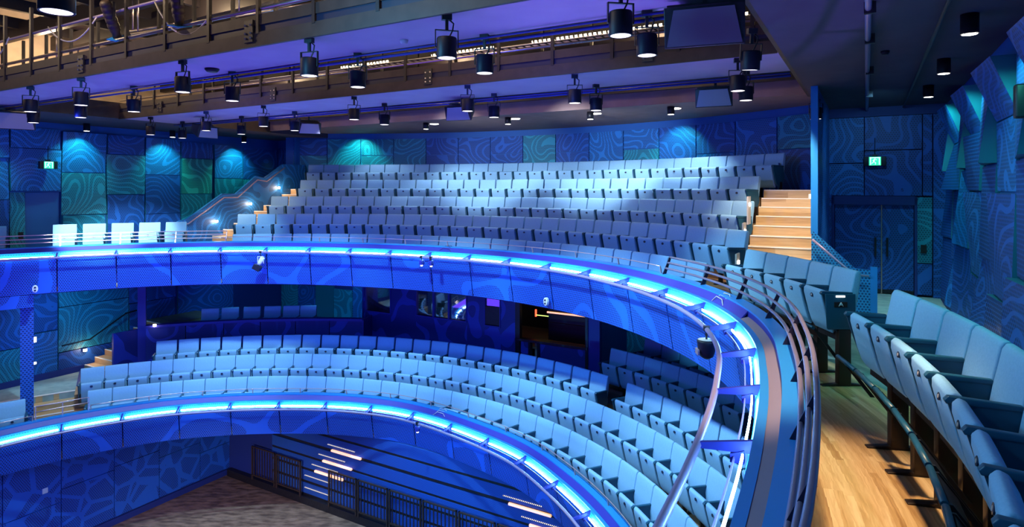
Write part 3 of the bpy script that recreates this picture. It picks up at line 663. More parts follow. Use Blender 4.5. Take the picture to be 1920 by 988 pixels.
# ---------------------------------------------------------------- seats
def make_seat(high=False, detail=True, label='', group=''):
    dz = .33 if high else 0.0; ph = .09 if high else .045; pd = dz+ph-.09
    root = empty('theatre_seat', (0, 0, 0), 0, label, 'seat', group)
    I = Matrix.Identity(4)
    back = [(.035, .40), (.045, .50), (.035, .60), (.055, .72), (.085, .86), (.105, .96), (.125, .995), (.16, 1.0), (.185, .975), (.18, .9), (.15, .7), (.12, .5), (.10, .40)]
    bo = MB().prism([(y, z+dz) for y, z in back], I, .495).build('backrest', M['fabric'], root, bevel=.022, seg=3); kid(root, bo)
    pan = [(-.13, .17), (-.175, .24), (-.215, .36), (-.25, .50), (-.275, .60), (-.275, .655), (-.245, .685), (-.205, .67), (-.17, .60), (-.14, .45), (-.11, .30), (-.105, .19)]
    po = MB().prism([(y, z+dz+ph) for y, z in pan], I, .425).build('seat_pan', M['fabric'], root, bevel=.022, seg=3); kid(root, po)
    pl = MB(); m = Matrix.Translation((0, -.277, .595+ph+dz)) @ Matrix.Rotation(math.radians(82), 4, 'X')
    L = MB().lathe([(.030, -.004), (.030, .004)], 0, 0, 14); pl.v = [m @ Vector((v.x, v.y*.8, v.z)) for v in L.v]; pl.f, pl.uv, pl.mi, pl.sm = L.f, L.uv, L.mi, [False]*len(L.f)
    kid(root, pl.build('number_plate', M['plate'], root))
    if high:
        L = MB().lathe([(.012, -.003), (.012, .006)], 0, 0, 10); q = MB(); q.v = [m @ v for v in L.v]; q.f, q.uv, q.mi, q.sm = L.f, L.uv, L.mi, [False]*len(L.f)
        kid(root, q.build('number_disc', M['plate_in'], root))
    xs = .262
    am = MB().prism([(-.30, .725), (-.31, .745), (-.29, .77), (.06, .755), (.07, .725)], Matrix.Translation((xs, 0, pd)), .045)
    kid(root, am.build('armrest', M['shell'], root, bevel=.006, seg=2))
    fr = MB().prism([(-.29, .73), (.06, .73), (.10, .50), (.02, .34), (-.08, .26), (-.17, .36), (-.24, .56)], Matrix.Translation((xs, 0, pd)), .025)
    kid(root, fr.build('side_frame', M['shell'], root))
    if not high:
        lg = MB().prism([(-.06, 0), (.02, 0), (.02, .35), (-.06, .35)], Matrix.Translation((xs, 0, 0)), .03).prism([(-.16, 0), (.12, 0), (.12, .02), (-.16, .02)], Matrix.Translation((xs, 0, 0)), .06)
        kid(root, lg.build('leg', M['seatleg'], root))
    else:
        lg = MB().box(xs-.045, xs+.045, -.11, .03, .02, .66)
        kid(root, lg.build('pedestal', M['seatleg'], root, bevel=.004))
        ft = MB().prism([(-.30, .0), (-.30, .012), (-.12, .03), (.04, .03), (.16, .012), (.16, 0)], Matrix.Translation((xs, 0, 0)), .07)
        kid(root, ft.build('foot', M['seatleg'], root, bevel=.005))
        fb = MB()
        for sx in (-.20, .20): fb.prism([(-.10, .30), (-.06, .30), (-.335, .66), (-.375, .66)], Matrix.Translation((sx, 0, 0)), .02)
        fb.boxm(Matrix.Translation((0, -.30, .59)) @ Matrix.Rotation(math.radians(-52), 4, 'X'), .40, .16, .012)
        fbo = fb.build('footrest', M['black'], root); kid(root, fbo)
        fr_ = MB().tube([Vector((-.235, -.375, .665)), Vector((.235, -.375, .665))], .021, 12)
        kid(root, fr_.build('footrest_bar', M['shell'], root))
        un = MB().prism([(-.10, .52), (.10, .60), (.05, .80), (-.09, .78)], I, .40)
        kid(root, un.build('seat_hinge', M['black'], root))
    return root
proto = make_seat(); protoh = make_seat(True)
used = {'n': False, 'h': False}
def place(th, Rh, z, label, group, high=False):
    key = 'h' if high else 'n'; src = protoh if high else proto
    if used[key]: o = copy_tree(src)
    else: o = src; used[key] = True
    o.location = PR(Rh-.16, th, z); o.rotation_euler = (0, 0, math.radians(th)-PI/2)
    o['label'] = label; o['group'] = group
    return o
def first_armrest(o, z, high=False):
    dz = .33 if high else -.045
    a = MB().prism([(-.30, .725), (-.31, .745), (-.29, .77), (.06, .755), (.07, .725)], Matrix.Translation((-.262, 0, dz)), .045).build('armrest', M['shell'], o, bevel=.006, seg=2)
    MB().prism([(-.29, .73), (.06, .73), (.10, .50), (.02, .34), (-.08, .26), (-.17, .36), (-.24, .56)], Matrix.Translation((-.262, 0, dz)), .025).build('side_frame', M['shell'], o)
def row(name, R, th0, th1, n, zf, group, hz=1.0):
    st_ = (th0-th1)/n; last = None
    for i in range(n):
        o = place(th0-st_*(i+.5), R, zf, 'blue tip-up seat, %s from the left in the %s' % (ORD[i+1], name), group)
        if i == 0: first = o
        last = o
    first_armrest(first, 0)
    return last
row('front upper-tier row', 9.5, 100.7, 17.6, 26, .05, 'seats in the front row of the upper tier')
row('second upper-tier row', 10.5, 101.3, 18.8, 28, .55, 'seats in the second row of the upper tier')
row('third upper-tier row', 11.5, 97.6, 23.8, 28, 1.04, 'seats in the third row of the upper tier')
row('fourth upper-tier row', 12.5, 94.6, 27.4, 27, 1.55, 'seats in the fourth row of the upper tier')
row('back upper-tier row', 13.5, 94.5, 28.2, 30, 2.08, 'seats in the back row of the upper tier')
row('front stalls row', 8.6, 120.5, 8.3, 33, -3.56, 'seats in the front row of the stalls')
row('second stalls row', 9.39, 121.7, 9.9, 36, -3.20, 'seats in the second row of the stalls')
row('third stalls row', 10.13, 112.4, 38.2, 24, -2.86, 'seats in the third row of the stalls')
row('right block, third stalls row', 10.13, 35.2, 11.2, 8, -2.86, 'seats in the right block of the third stalls row')
row('dim fourth stalls row', 11.15, 42.6, 21.6, 8, -2.56, 'seats in the dim fourth stalls row')
row('short back stalls row', 11.95, 40.6, 25.2, 6, -2.38, 'seats in the short back row of the stalls')
for i, th in enumerate((129.9, 133.3)):
    place(th, 8.75, -3.56, 'pale blue seat left of the perforated column, %s from the column' % ORD[i+1], 'stalls seats left of the column')
boxth = (106.5, 103.8, 100.8, 97.9, 95.2, 92.7)
for i, th in enumerate(boxth):
    o = place(th, 12.0, -2.38, 'dim seat behind the box parapet under the balcony, %s from the left' % ORD[i+1], 'seats in the box under the balcony')
for i, th in enumerate((123.7, 120.1, 116.5, 112.9, 109.3)):
    place(th, 9.85, .05, 'pale raised seat behind the far left rail, %s from the left of five' % ORD[i+1], 'raised seats at the far left balcony', True)
place(131.8, 9.85, .05, 'pale raised seat cut by the left picture edge on the balcony', 'raised seat at the left edge', True)
last = None
for i in range(5):
    last = place(14.3-3.1*(i+.5), 9.85, 0, 'raised blue seat in the bank before the right stairs, %s from the stairs' % ORD[i+1], 'raised seats before the right stairs', True)
    if i == 0: first_armrest(last, 0, True)
for i in range(9):
    o = place(-8.8-3.16*(i+.5), 9.6, 0, 'raised blue seat along the right wall, %s counting from the far end' % ORD[i+1], 'raised seats along the right wall', True)
    if i == 0: first_armrest(o, 0, True)
# end panel with the row letter on the last seat of the bank
ep = MB().prism([(-.24, .66), (.06, .66), (.08, .70), (.08, 1.07), (-.27, 1.07), (-.25, .68)], Matrix.Translation((.30, 0, 0)), .02).build('end_panel', M['shell'], last, bevel=.006)
pl = MB().box(.311, .318, -.17, -.02, .92, .98).build('letter_plate', M['seatleg'], last)
tx = MB()
for y0, z0, y1, z1 in ((-.125, .932, -.10, .975), (-.10, .975, -.075, .932), (-.115, .948, -.085, .948)):
    tx.tube([Vector((.3205, y0+.005, z0)), Vector((.3205, y1+.005, z1))], .0045, 6)
tx.build('row_letter', M['white'], last)
MB().box(.311, .325, -.15, -.05, 1.035, 1.055).build('aisle_lamp', M['lens'], last)
# pale end panels with step lamps on the tier rows
for i, (v, z, lb_) in enumerate(((8.75, 1.62, 'fourth'), (8.25, 1.15, 'third'), (7.6, .66, 'second'))):
    rt = empty('row_end_panel', P(6.80, v, z), 0, 'pale row-end panel with a round lamp at the right end of the %s tier row' % ('third', 'second', 'front')[i], 'end panel')
    part(MB().ubox(6.765, 6.79, v-.20, v+.10, z, z+.52), 'panel', M['endpanel'], rt)
    part(MB().ubox(6.79, 6.81, v-.10, v-.02, z+.34, z+.40), 'lamp', M['lens2'], rt)
rt = empty('row_end_panel', P(6.8, 12.1, 2.6), 0, 'dark row-end lamp panel at the right end of the back tier row', 'end panel')
part(MB().ubox(6.98, 7.0, 11.3, 11.6, 2.35, 2.85), 'panel', M['deep'], rt); part(MB().ubox(7.0, 7.02, 11.4, 11.46, 2.72, 2.76).ubox(7.0, 7.02, 11.4, 11.46, 2.6, 2.64), 'lamp', M['lens2'], rt)

# ---------------------------------------------------------------- under the balcony
lbw = empty('wall_stalls_back', P(-1, 11, -3), kind='structure')
def wseg(u0, u1, z0, z1, mt='violetpan', v0=11.0, v1=11.15): return part(MB().ubox(u0, u1, v0, v1, z0, z1), 'wall_panel', M[mt], lbw)
M['violetpan'] = perf('indigo_panel', (.012, .03, .26), (.006, .02, .18), .04, .3, .8, 5, .12, 1.8)
wseg(-5.05, -4.97, -3.2, -.3); wseg(-4.97, -3.92, -3.2, -1.53); wseg(-3.92, -2.95, -3.2, -.3); wseg(-2.95, -1.12, -3.2, -1.47); wseg(-1.12, -.54, -3.2, -.3)
wseg(-.54, -.01, -3.2, -1.5); wseg(-.01, .48, -3.2, -.3); wseg(2.57, 2.88, -3.2, -.3, 'violetblue')
wseg(.62, .85, -3.2, -1.75); wseg(1.2, 2.5, -3.2, -1.82)
part(MB().ubox(2.8, 2.88, 11.15, 13, -3.2, -.3), 'wall_panel', M['paint'], lbw)
part(MB().ubox(2.8, 10.1, 13.0, 13.1, -3.2, -.3), 'wall_panel', M['pan_c'], lbw)
part(MB().ubox(-10.6, -5.05, 12.5, 12.6, -3.2, -.3), 'wall_backing', M['deep'], lbw)
for i in range(6):
    a = -10.6+i*.92
    part(MB().ubox(a+.01, a+.91, 12.44, 12.5, -3.0, -1.3 if i % 2 else -.3), 'wall_panel', M[['pan_c', 'pan_b', 'teal', 'pan_c', 'pan_a', 'teal'][i]], lbw)
part(MB().ubox(-5.1, -5.04, 11.0, 12.5, -3.2, -.3), 'wall_panel', M['violetpan'], lbw)
part(MB().ubox(-5.05, 2.8, 13.2, 13.3, -3.2, -.3), 'room_back', M['black'], lbw)
part(MB().ubox(-5.05, 2.8, 11.1, 13.2, -2.0, -1.95), 'room_counter', M['woodrow'], lbw)
def window(idx, u0, u1, z0, z1, mull):
    rt = empty('window_%d' % idx, P((u0+u1)/2, 11.0, z0), kind='structure')
    fm = MB().ubox(u0, u1, 10.97, 11.08, z0-.04, z0).ubox(u0, u0+.03, 10.98, 11.08, z0, z1).ubox(u1-.03, u1, 10.98, 11.08, z0, z1)
    for u in mull: fm.ubox(u-.03, u+.03, 10.98, 11.08, z0, z1)
    part(fm, 'window_frame', M['violetblue'], rt)
    part(MB().ubox(u0+.03, u1-.03, 11.03, 11.045, z0, z1), 'pane', M['glass'], rt)
window(1, -4.97, -3.92, -1.53, -.3, []); window(2, -2.95, -1.12, -1.47, -.3, [-2.30, -1.75]); window(3, -.54, -.01, -1.5, -.3, [])
o = MB().ubox(-.54, -.01, 10.99, 11.02, -1.48, -.98).build('blackout_panel', M['black']); tag(o, 'black panel filling the lower half of the narrow control window', 'panel')
o = MB().tube([P(-4.5, 11.9, -1.9), P(-4.5, 11.9, -1.45)], .03).lathe([(.09, -1.45), (.10, -1.2)], P(-4.5, 11.9).x, P(-4.5, 11.9).y, 12).build('desk_lamp', M['white']); tag(o, 'small pale desk lamp behind the left control window', 'lamp')
o = MB().ubox(-4.4, -4.0, 12.0, 12.5, -1.95, -1.4).build('office_chair_back', M['shell'], bevel=.05, seg=3); o.name = 'office_chair'; tag(o, 'teal rounded chair back behind the left control window', 'chair')
lamp('POINT', 'booth_lamp', P(-4.3, 12.0, -.9), 6, (1, .9, .7), size=.05); lamp('POINT', 'booth_lamp', P(-2.2, 12.0, -1.2), 3, WARM, size=.05)
# equipment room right of the control windows
eq = empty('equipment_rack', P(1.6, 12.2, -2.8), 0, 'dark equipment rack with faint front panels in the opening under the balcony', 'equipment')
part(MB().ubox(.95, 2.5, 12.0, 12.6, -2.8, -.8), 'rack_case', M['black'], eq)
part(MB().ubox(1.0, 2.4, 11.95, 12.0, -1.35, -1.15).ubox(1.0, 2.4, 11.95, 12.0, -1.60, -1.45), 'rack_unit', M['steel_dk'], eq)
part(MB().ubox(1.05, 2.35, 11.7, 11.74, -1.14, -1.10), 'light_tube', M['ledw'], eq)
part(MB().ubox(.52, .56, 12.0, 12.04, -1.35, -1.15), 'red_lamp', M['red'], eq); part(MB().ubox(.56, .95, 12.0, 12.03, -1.31, -1.295), 'green_line', M['green'], eq)
o = MB().ubox(.48, 2.57, 10.93, 11.12, -1.80, -1.74).ubox(.46, .60, 10.97, 11.1, -3.0, -.3).ubox(.86, .92, 10.97, 11.1, -3.0, -1.8).ubox(1.12, 1.2, 10.97, 11.1, -3.0, -1.8).ubox(2.5, 2.57, 10.97, 11.1, -3.0, -.3).build('bay_frame', M['black']); tag(o, 'black frame and ledge of the equipment opening under the balcony', 'frame')
o = MB().ubox(.94, 1.11, 11.2, 11.24, -2.5, -1.85).build('leaning_case', M['endpanel']); tag(o, 'narrow beige case seen in the gap below the equipment ledge', 'case')
# box with its curved parapet
bx = empty('box_parapet', PR(11.2, 98, -2.86), 0, 'curved indigo perforated parapet of the box under the balcony', 'parapet')
for i in range(6):
    a = 83.2+i*5.2; part(MB().sweep([(11.2, -2.86), (11.2, -1.70), (11.26, -1.70), (11.26, -2.86)], a+.05, a+5.15, step=1.3), 'parapet_panel', M['violetpan'], bx)
part(MB().sweep([(11.17, -1.70), (11.17, -1.63), (11.40, -1.63), (11.40, -1.70)], 83.2, 114.4, step=1.3), 'parapet_top', M['violetblue'], bx)
annulus(MB(), 11.27, lambda d: rbox(d, -10.5, 10, 12.44), -2.86, -2.38, 83.5, 114, 2).build('floor', M['deep'])['kind'] = 'structure'
part(MB().prism([(11.2, -2.86), (12.9, -2.86), (12.9, -1.66), (11.2, -1.66)], Matrix.Translation(PR(0, 0, 0)) @ Matrix.Rotation(math.radians(83.2)-PI/2, 4, 'Z'), .06), 'side_return', M['violetblue'], bx)
# left wall of the stalls
lwl = empty('wall_stalls_left', P(-10.6, 5, -3), kind='structure')
part(MB().ubox(-10.9, -10.66, 0, 12.5, -3.8, -.3), 'wall_backing', M['deep'], lwl)
random.seed(8)
for v0, v1, zs, ms in ((2.0, 3.6, (-2.9, -2.0, -.35), 'bb'), (3.62, 4.38, (-2.9, -1.9, -.35), 'cb'), (4.4, 4.98, (-2.85, -1.6, -.35), 'ab'), (5.0, 6.85, (-2.85, -2.25, -1.0, -.35), 'bcc'), (6.87, 8.3, (-2.6, -1.2, -.35), 'bb'), (8.4, 10.4, (-2.6, -.35), 'b')):
    for i in range(len(zs)-1): folded(lwl, -10.66, -1, v0, v1, zs[i]+.01, zs[i+1]-.01, [random.uniform(.02, .1) for _ in range(4)], M['pan_'+ms[i]], M['teal'])
part(MB().ubox(-10.66, -10.55, 3.4, 7, -2.88, -2.72), 'skirting', M['deep'], lwl)
o = MB().tube([P(-10.42, 5.0, -2.03), P(-10.42, 5.7, -2.0), P(-10.42, 6.7, -1.43), P(-10.42, 7.0, -1.4)], .022).tube([P(-10.42, 5.3, -2.0), P(-10.6, 5.3, -2.05)], .01).tube([P(-10.42, 6.75, -1.43), P(-10.6, 6.75, -1.45)], .01).build('wall_handrail', M['black']); tag(o, 'dark wall-mounted handrail rising beside the stalls side stairs', 'handrail')
ss = empty('side_stairs', P(-9.9, 6, -2.88), 0, 'dim timber stairs rising beside the left wall of the stalls', 'stairs')
for k in range(1, 8):
    v0 = 5.35+.27*k; part(MB().ubox(-10.55, -9.38, v0, v0+.27 if k < 7 else 9, -2.88, -2.88+.16*k), 'step', M['woodstep'] if k < 3 else M['woodrow'], ss)
    part(MB().ubox(-10.54, -9.39, v0-.01, v0+.03, -2.885+.16*k, -2.87+.16*k), 'nosing', M['nosing'], ss)
o = MB().ubox(-9.36, -9.28, 5.75, 6.6, -2.88, -1.72).build('stair_side_panel', M['violetpan']); tag(o, 'indigo rectangular panel closing the side of the stalls stairs', 'panel')
# columns
def column(R, th, w_, z0, z1, mat, label):
    m = Matrix.Translation(PR(R, th, (z0+z1)/2)) @ Matrix.Rotation(math.radians(th)-PI/2, 4, 'Z')
    o = MB().boxm(m, w_, w_, z1-z0).build('column', mat); return tag(o, label, 'column')
M['colp'] = perf('perforated_column', (.02, .12, .50), (.004, .02, .14), .055, .3, .5, 2, 0, 1)
cl = column(8.95, 128.1, .25, -3.56, -.3, M['colp'], 'blue perforated square column standing at the far left of the stalls')
column(11.35, 114.9, .20, -2.86, -.3, M['violetblue'], 'narrow indigo column behind the left end of the third stalls row')
pc = PR(8.8, 127.1, 0)
for z, s in ((-1.25, .12), (-1.8, .05)):
    o = MB().boxm(Matrix.Translation(PR(8.86, 127.15, z)), .035, .05, s).build('column_lamp', M['lens']); tag(o, 'small pale lamp on the column side, %s' % ('upper of two' if s > .1 else 'lower of two'), 'lamp', 'column lamps')

# ---------------------------------------------------------------- pit: left panel wall, telescopic seating, fences
pw = empty('wall_pit_left', P(-7.3, 3, -5.9), kind='structure')
part(MB().ubox(-7.6, -7.34, -1, 8.0, -5.95, -3.76), 'wall_backing', M['deep'], pw)
js = [-.9, .25, 1.38, 2.49, 3.6, 4.75, 5.86, 7.0, 7.95]
for i in range(8):
    sp_ = [-4.55, -4.75, -5.05, -4.9, -4.62][i % 5]
    for z0, z1 in ((-5.78, sp_), (sp_+.015, -3.78)): part(MB().ubox(-7.34, -7.30, js[i]+.008, js[i+1]-.008, z0, z1), 'acoustic_panel', M['pit'], pw)
part(MB().ubox(-7.32, -7.26, -.9, 7.95, -5.95, -5.80), 'skirting', M['deep'], pw)
o = MB().ubox(-7.30, -7.28, 3.22, 3.33, -4.56, -4.44).build('wall_socket', M['white'], bevel=.01); tag(o, 'small white square socket on the pit panel wall', 'socket')
tu = empty('retracted_seating', P(0, 8.1, -5.95), 0, 'retracted seating block with stacked blue perforated fronts in the pit', 'seating block')
M['tele'] = perf('fine_perforated_front', (.015, .10, .45), (.004, .03, .18), .028, .30, .5, 2, 0, 1)
for k, z0 in enumerate((-5.74, -5.40, -5.07, -4.74, -4.39, -4.06)):
    part(MB().ubox(-5.4, 8.2, 7.85, 7.90, z0+.03, z0+.30), 'front_panel', M['tele'], tu)
    part(MB().ubox(-5.4, 8.2, 7.86, 8.1, z0-.03, z0+.03), 'deck_edge', M['black'], tu)
part(MB().ubox(-7.3, -5.4, 7.9, 8.0, -5.95, -3.78), 'side_infill', M['deep'], tu)
part(MB().ubox(-7.2, 8.2, 7.75, 7.95, -5.95, -5.76), 'base', M['black'], tu)
for a, z in ((-3.12, -4.38), (-3.43, -4.71), (-3.72, -5.04), (2.1, -4.40), (2.6, -4.72)):
    part(MB().ubox(a, a+1.0, 7.80, 7.85, z-.022, z+.022), 'step_light', M['ledw'], tu)
for a, z in ((-3.27, -4.26), (-3.6, -4.58), (-3.85, -4.90), (-4.11, -5.24), (-4.11, -5.56), (1.95, -4.27), (2.4, -4.6)):
    part(MB().ubox(a, a+.93, 7.83, 7.85, z-.007, z+.007), 'light_dots', M['dots'], tu)
def fence(u0, u1, v, label):
    rt = empty('fence_panel', P((u0+u1)/2, v, -5.76), 0, label, 'fence')
    fr = MB().ubox(u0, u1, v-.02, v+.02, -4.88, -4.85).ubox(u0, u1, v-.02, v+.02, -5.66, -5.63).ubox(u0, u0+.04, v-.02, v+.02, -5.77, -4.85).ubox(u1-.04, u1, v-.02, v+.02, -5.77, -4.85)
    part(fr, 'frame', M['steel'], rt); n = 9
    for i in range(1, n): uu = u0+(u1-u0)*i/n; part(MB().ubox(uu-.009, uu+.009, v-.01, v+.01, -5.64, -4.87), 'bar', M['steel'], rt)
a = -3.14; i = 0
while a < 6: fence(a, a+.96, 7.74, 'grey vertical-bar fence panel before the retracted seating, %s from the aisle' % ORD[i+1]); a += 1.0; i += 1
fence(-6.1, -5.15, 7.74, 'dark vertical-bar fence panel in the shadowed pit corner, left one')
fence(-5.1, -4.15, 7.74, 'dark vertical-bar fence panel left of the lit step aisle')

# ---------------------------------------------------------------- lamps and fittings overhead
def pendant_proto():
    root = empty('pendant_light', (0, 0, 0), 0, 'x', 'lamp')
    kid(root, MB().lathe([(.100, -.444), (.102, -.438), (.102, -.25), (.095, -.237), (.03, -.234)], n=28, cap0=False).lathe([(.100, -.444), (.088, -.444), (.086, -.43)], n=28, cap0=False, cap1=False).build('housing', M['housing'], root))
    kid(root, MB().lathe([(.088, -.441), (.02, -.440)], n=28).build('lens', M['lens'], root))
    y = MB()
    for s in (-1, 1): y.box(s*.115-.004, s*.115+.004, -.015, .015, -.34, -.165)
    y.box(-.119, .119, -.015, .015, -.168, -.160)
    kid(root, y.build('yoke', M['black'], root))
    kid(root, MB().box(-.015, .015, -.015, .015, -.165, -.06).box(-.05, .05, -.03, .03, -.06, 0).build('clamp', M['black'], root))
    kid(root, MB().tube([Vector((.02, 0, -.05)), Vector((.07, 0, -.09)), Vector((.06, 0, -.16)), Vector((.03, 0, -.22)), Vector((.01, 0, -.27))], .008, 6).build('power_lead', M['black'], root))
    return root
pp = pendant_proto(); first = True
def pendant(u, v, z, label, group, tilt=0, scale=1):
    global first
    o = pp if first else copy_tree(pp); first = False
    o.location = P(u, v, z); o.rotation_euler = (math.radians(tilt), 0, random.uniform(-.4, .4)); o['label'] = label; o['group'] = group
    return o
random.seed(2)
rowsP = [('near edge of the front catwalk', 1.35, (-3.24, -1.63, .94, 3.3, 5.19, 6.95)), ('far edge of the front catwalk', 2.2, (-5.21, -3.45, -1.76, .77, 3.21, 5.08, 6.9)),
         ('near edge of the rear catwalk', 4.88, (-5.98, -3.86, -1.97, .53, 3.04, 4.95, 7.25)), ('far edge of the rear catwalk', 5.85, (-6.28, -3.98, -2.18, .4, 2.95, 4.89, 7.19))]
for nm, v, us in rowsP:
    for i, u in enumerate(us):
        u = 8.7+(u-8.7)*1.045; vv = -3.5+(v+3.5)*1.045
        pendant(u, vv, 4.05, 'black cylinder house light at the %s, %s from the left' % (nm, ORD[i+1]), 'house lights at the '+nm)
pendant(7.63, 3.57, 4.02, 'black cylinder lamp tilted under the right ceiling slab with a curled lead', 'tilted house light', 8)
pendant(7.89, 8.89, 3.98, 'black cylinder lamp hanging at the head of the right stairs', 'house light over the stairs')
pendant(4.25, -1.55, 3.86, 'large black cylinder lamp cropped at the top left of the picture', 'nearest house light')
for k, (u, v) in enumerate(((-9.75, 2.9), (-9.75, 5.3), (-9.75, 7.7), (-9.75, 10.2), (9.6, 1.7), (9.6, 4.2), (9.6, 6.7), (9.6, 9.2))):
    side = 'left' if u < 0 else 'right'
    rt = empty('wall_washer', P(u, v, 4.05), 0, 'black ceiling cylinder washing the %s wall, %s from the back' % (side, ORD[4-(k % 4)]), 'lamp', 'wall washers on the %s' % side)
    c = P(u, v); part(MB().lathe([(.08, 3.85), (.08, 4.05)], c.x, c.y, 20, cap0=False).lathe([(.08, 3.85), (.06, 3.87)], c.x, c.y, 20, cap0=False, cap1=False), 'housing', M['black'], rt)
    part(MB().lathe([(.068, 3.846), (.01, 3.845)], c.x, c.y, 20), 'lens', M['lens2'], rt)
for k, u in enumerate((-2.5, .28, 2.67, 4.7)):
    c = P(u, 11.3)
    rt = empty('soffit_downlight', P(u, 11.3, 4.2), 0, 'small dark downlight glowing below the back soffit, %s from the left' % ORD[k+1], 'lamp', 'downlights below the back soffit')
    part(MB().lathe([(.12, 4.19), (.13, 4.2)], c.x, c.y, 20, cap0=True), 'glow_disc', M['lens2'], rt)  # glow on the soffit drawn as an emissive disc, no part of the lamp
    c2 = P(u, 10.9); part(MB().lathe([(.085, 4.02), (.085, 4.2)], c2.x, c2.y, 20), 'housing', M['black'], rt); part(MB().lathe([(.07, 4.012), (.01, 4.011)], c2.x, c2.y, 20), 'lens', M['lens2'], rt)
# loudspeakers
def speaker(u, v, z, yaw, tilt, sc, label, front='speaker'):
    rt = empty('loudspeaker', P(u, v, z), yaw, label, 'loudspeaker')
    w0, w1 = .36*sc, .22*sc
    mb = MB(); pts = [(-w0, -.3*sc, -.22*sc), (w0, -.3*sc, -.22*sc), (w0, -.3*sc, .16*sc), (-w0, -.3*sc, .16*sc), (-w1, .3*sc, -.10*sc), (w1, .3*sc, -.10*sc), (w1, .3*sc, .16*sc), (-w1, .3*sc, .16*sc)]
    rx = Matrix.Rotation(tilt, 4, 'X'); mb.v = [rx @ Vector(p) for p in pts]
    for f in ((0, 1, 2, 3), (5, 4, 7, 6), (1, 5, 6, 2), (4, 0, 3, 7), (3, 2, 6, 7), (0, 4, 5, 1)): mb.face(f)
    mb.build('cabinet', M['black'], rt, bevel=.01)
    g = MB(); g.v = [rx @ Vector((x*.93, -.31*sc, zz)) for x, zz in ((-w0, -.20*sc), (w0, -.20*sc), (w0*.8, .13*sc), (-w0*.8, .13*sc))]+[rx @ Vector((x*.93, -.325*sc, zz)) for x, zz in ((-w0, -.20*sc), (w0, -.20*sc), (w0*.8, .13*sc), (-w0*.8, .13*sc))]
    g.face((0, 1, 2, 3)); g.face((4, 5, 6, 7)); [g.face((i, (i+1) % 4, 4+(i+1) % 4, 4+i)) for i in range(4)]
    g.build('grille', M[front], rt)
    MB().box(-.02, .02, -.02, .02, .1*sc, .45*sc).box(-w0, w0, -.02, .02, .16*sc, .19*sc).build('hanging_bracket', M['black'], rt)
    return rt
speaker(7.42, 2.3, 3.82, math.radians(-20), .25, .95, 'large black loudspeaker with dull violet grille hanging near the top right', 'speaker_dk')
speaker(6.55, 6.9, 3.80, math.radians(-25), .15, .8, 'grey-fronted loudspeaker hanging at the right end of the rear catwalk')
speaker(1.82, 6.5, 3.82, math.radians(-20), .3, .75, 'violet-fronted loudspeaker hanging behind the middle of the rear catwalk')
speaker(-2.85, 6.85, 3.78, math.radians(25), .3, .7, 'violet-fronted loudspeaker hanging left of the tier below the catwalk')
speaker(-5.51, 5.9, 3.72, math.radians(60), .2, .75, 'dark loudspeaker turned to the left wall below the rear catwalk')
speaker(-7.3, 2.7, 3.80, math.radians(40), .15, 1.0, 'dark loudspeaker at the left edge of the picture under the ceiling')
# profile spotlights on the front catwalk
for i, (u, z) in enumerate(((-.94, 4.80), (.71, 4.78))):
    rt = empty('profile_spotlight', P(u, 1.42, z), math.radians(-30), 'bronze ribbed profile spotlight on the front catwalk rail, %s one' % ('left', 'right')[i], 'spotlight', 'profile spotlights')
    def rotm(L, ang=(.5, -.25)):
        m = Matrix.Rotation(ang[0]*(1 if i == 0 else .55), 4, 'X') @ Matrix.Rotation(ang[1]*(-1), 4, 'Y'); L.v = [m @ v for v in L.v]; return L
    prof = [(.05, .25), (.075, .22)]
    for q in range(5): prof += [(.08, .18-q*.08), (.07, .165-q*.08), (.08, .15-q*.08)]
    prof += [(.06, -.22), (.06, -.3)]
    rotm(MB().lathe(prof, n=18)).build('barrel', M['steel'], rt)
    rotm(MB().box(-.11, .11, -.11, .11, -.315, -.30)).build('gel_frame', M['capblue'], rt)
    rotm(MB().lathe([(.05, -.322), (.01, -.322)], n=16)).build('lens', base('violet_lens_%d' % i, (1, 1, 1), .5, 0, (.75, .4, 1), 2.5), rt)
    MB().box(-.1, -.09, -.02, .02, -.05, .22).box(.09, .1, -.02, .02, -.05, .22).box(-.1, .1, -.02, .02, .2, .22).build('yoke', M['black'], rt)
# cables festooned on the front catwalk
def cat(p0, p1, sag, n=12): return [p0.lerp(p1, i/n)-Vector((0, 0, sag*4*(i/n)*(1-i/n))) for i in range(n+1)]
for i, (a, b_, z0, z1, s) in enumerate(((-3.0, -1.5, 4.95, 4.9, .3), (.05, 1.3, 4.9, 4.55, .35), (2.0, 4.3, 4.95, 5.0, .28), (-5.4, -4.4, 4.9, 4.95, .25))):
    o = MB().tube(cat(P(a, 1.5, z0), P(b_, 1.5, z1), s), .011, 6).build('draped_cable', M['cable']); tag(o, 'pale cable looped along the front catwalk rail, %s from the left' % ORD[(2, 3, 4, 1)[i]], 'cable', 'cables on the front catwalk')
o = MB().tube([P(1.15, 2.75, 4.8), P(1.2, 2.75, 4.5), P(1.13, 2.75, 4.1)], .012, 6).build('orange_strap', M['orange']); tag(o, 'short orange strap hanging behind the front catwalk', 'strap')
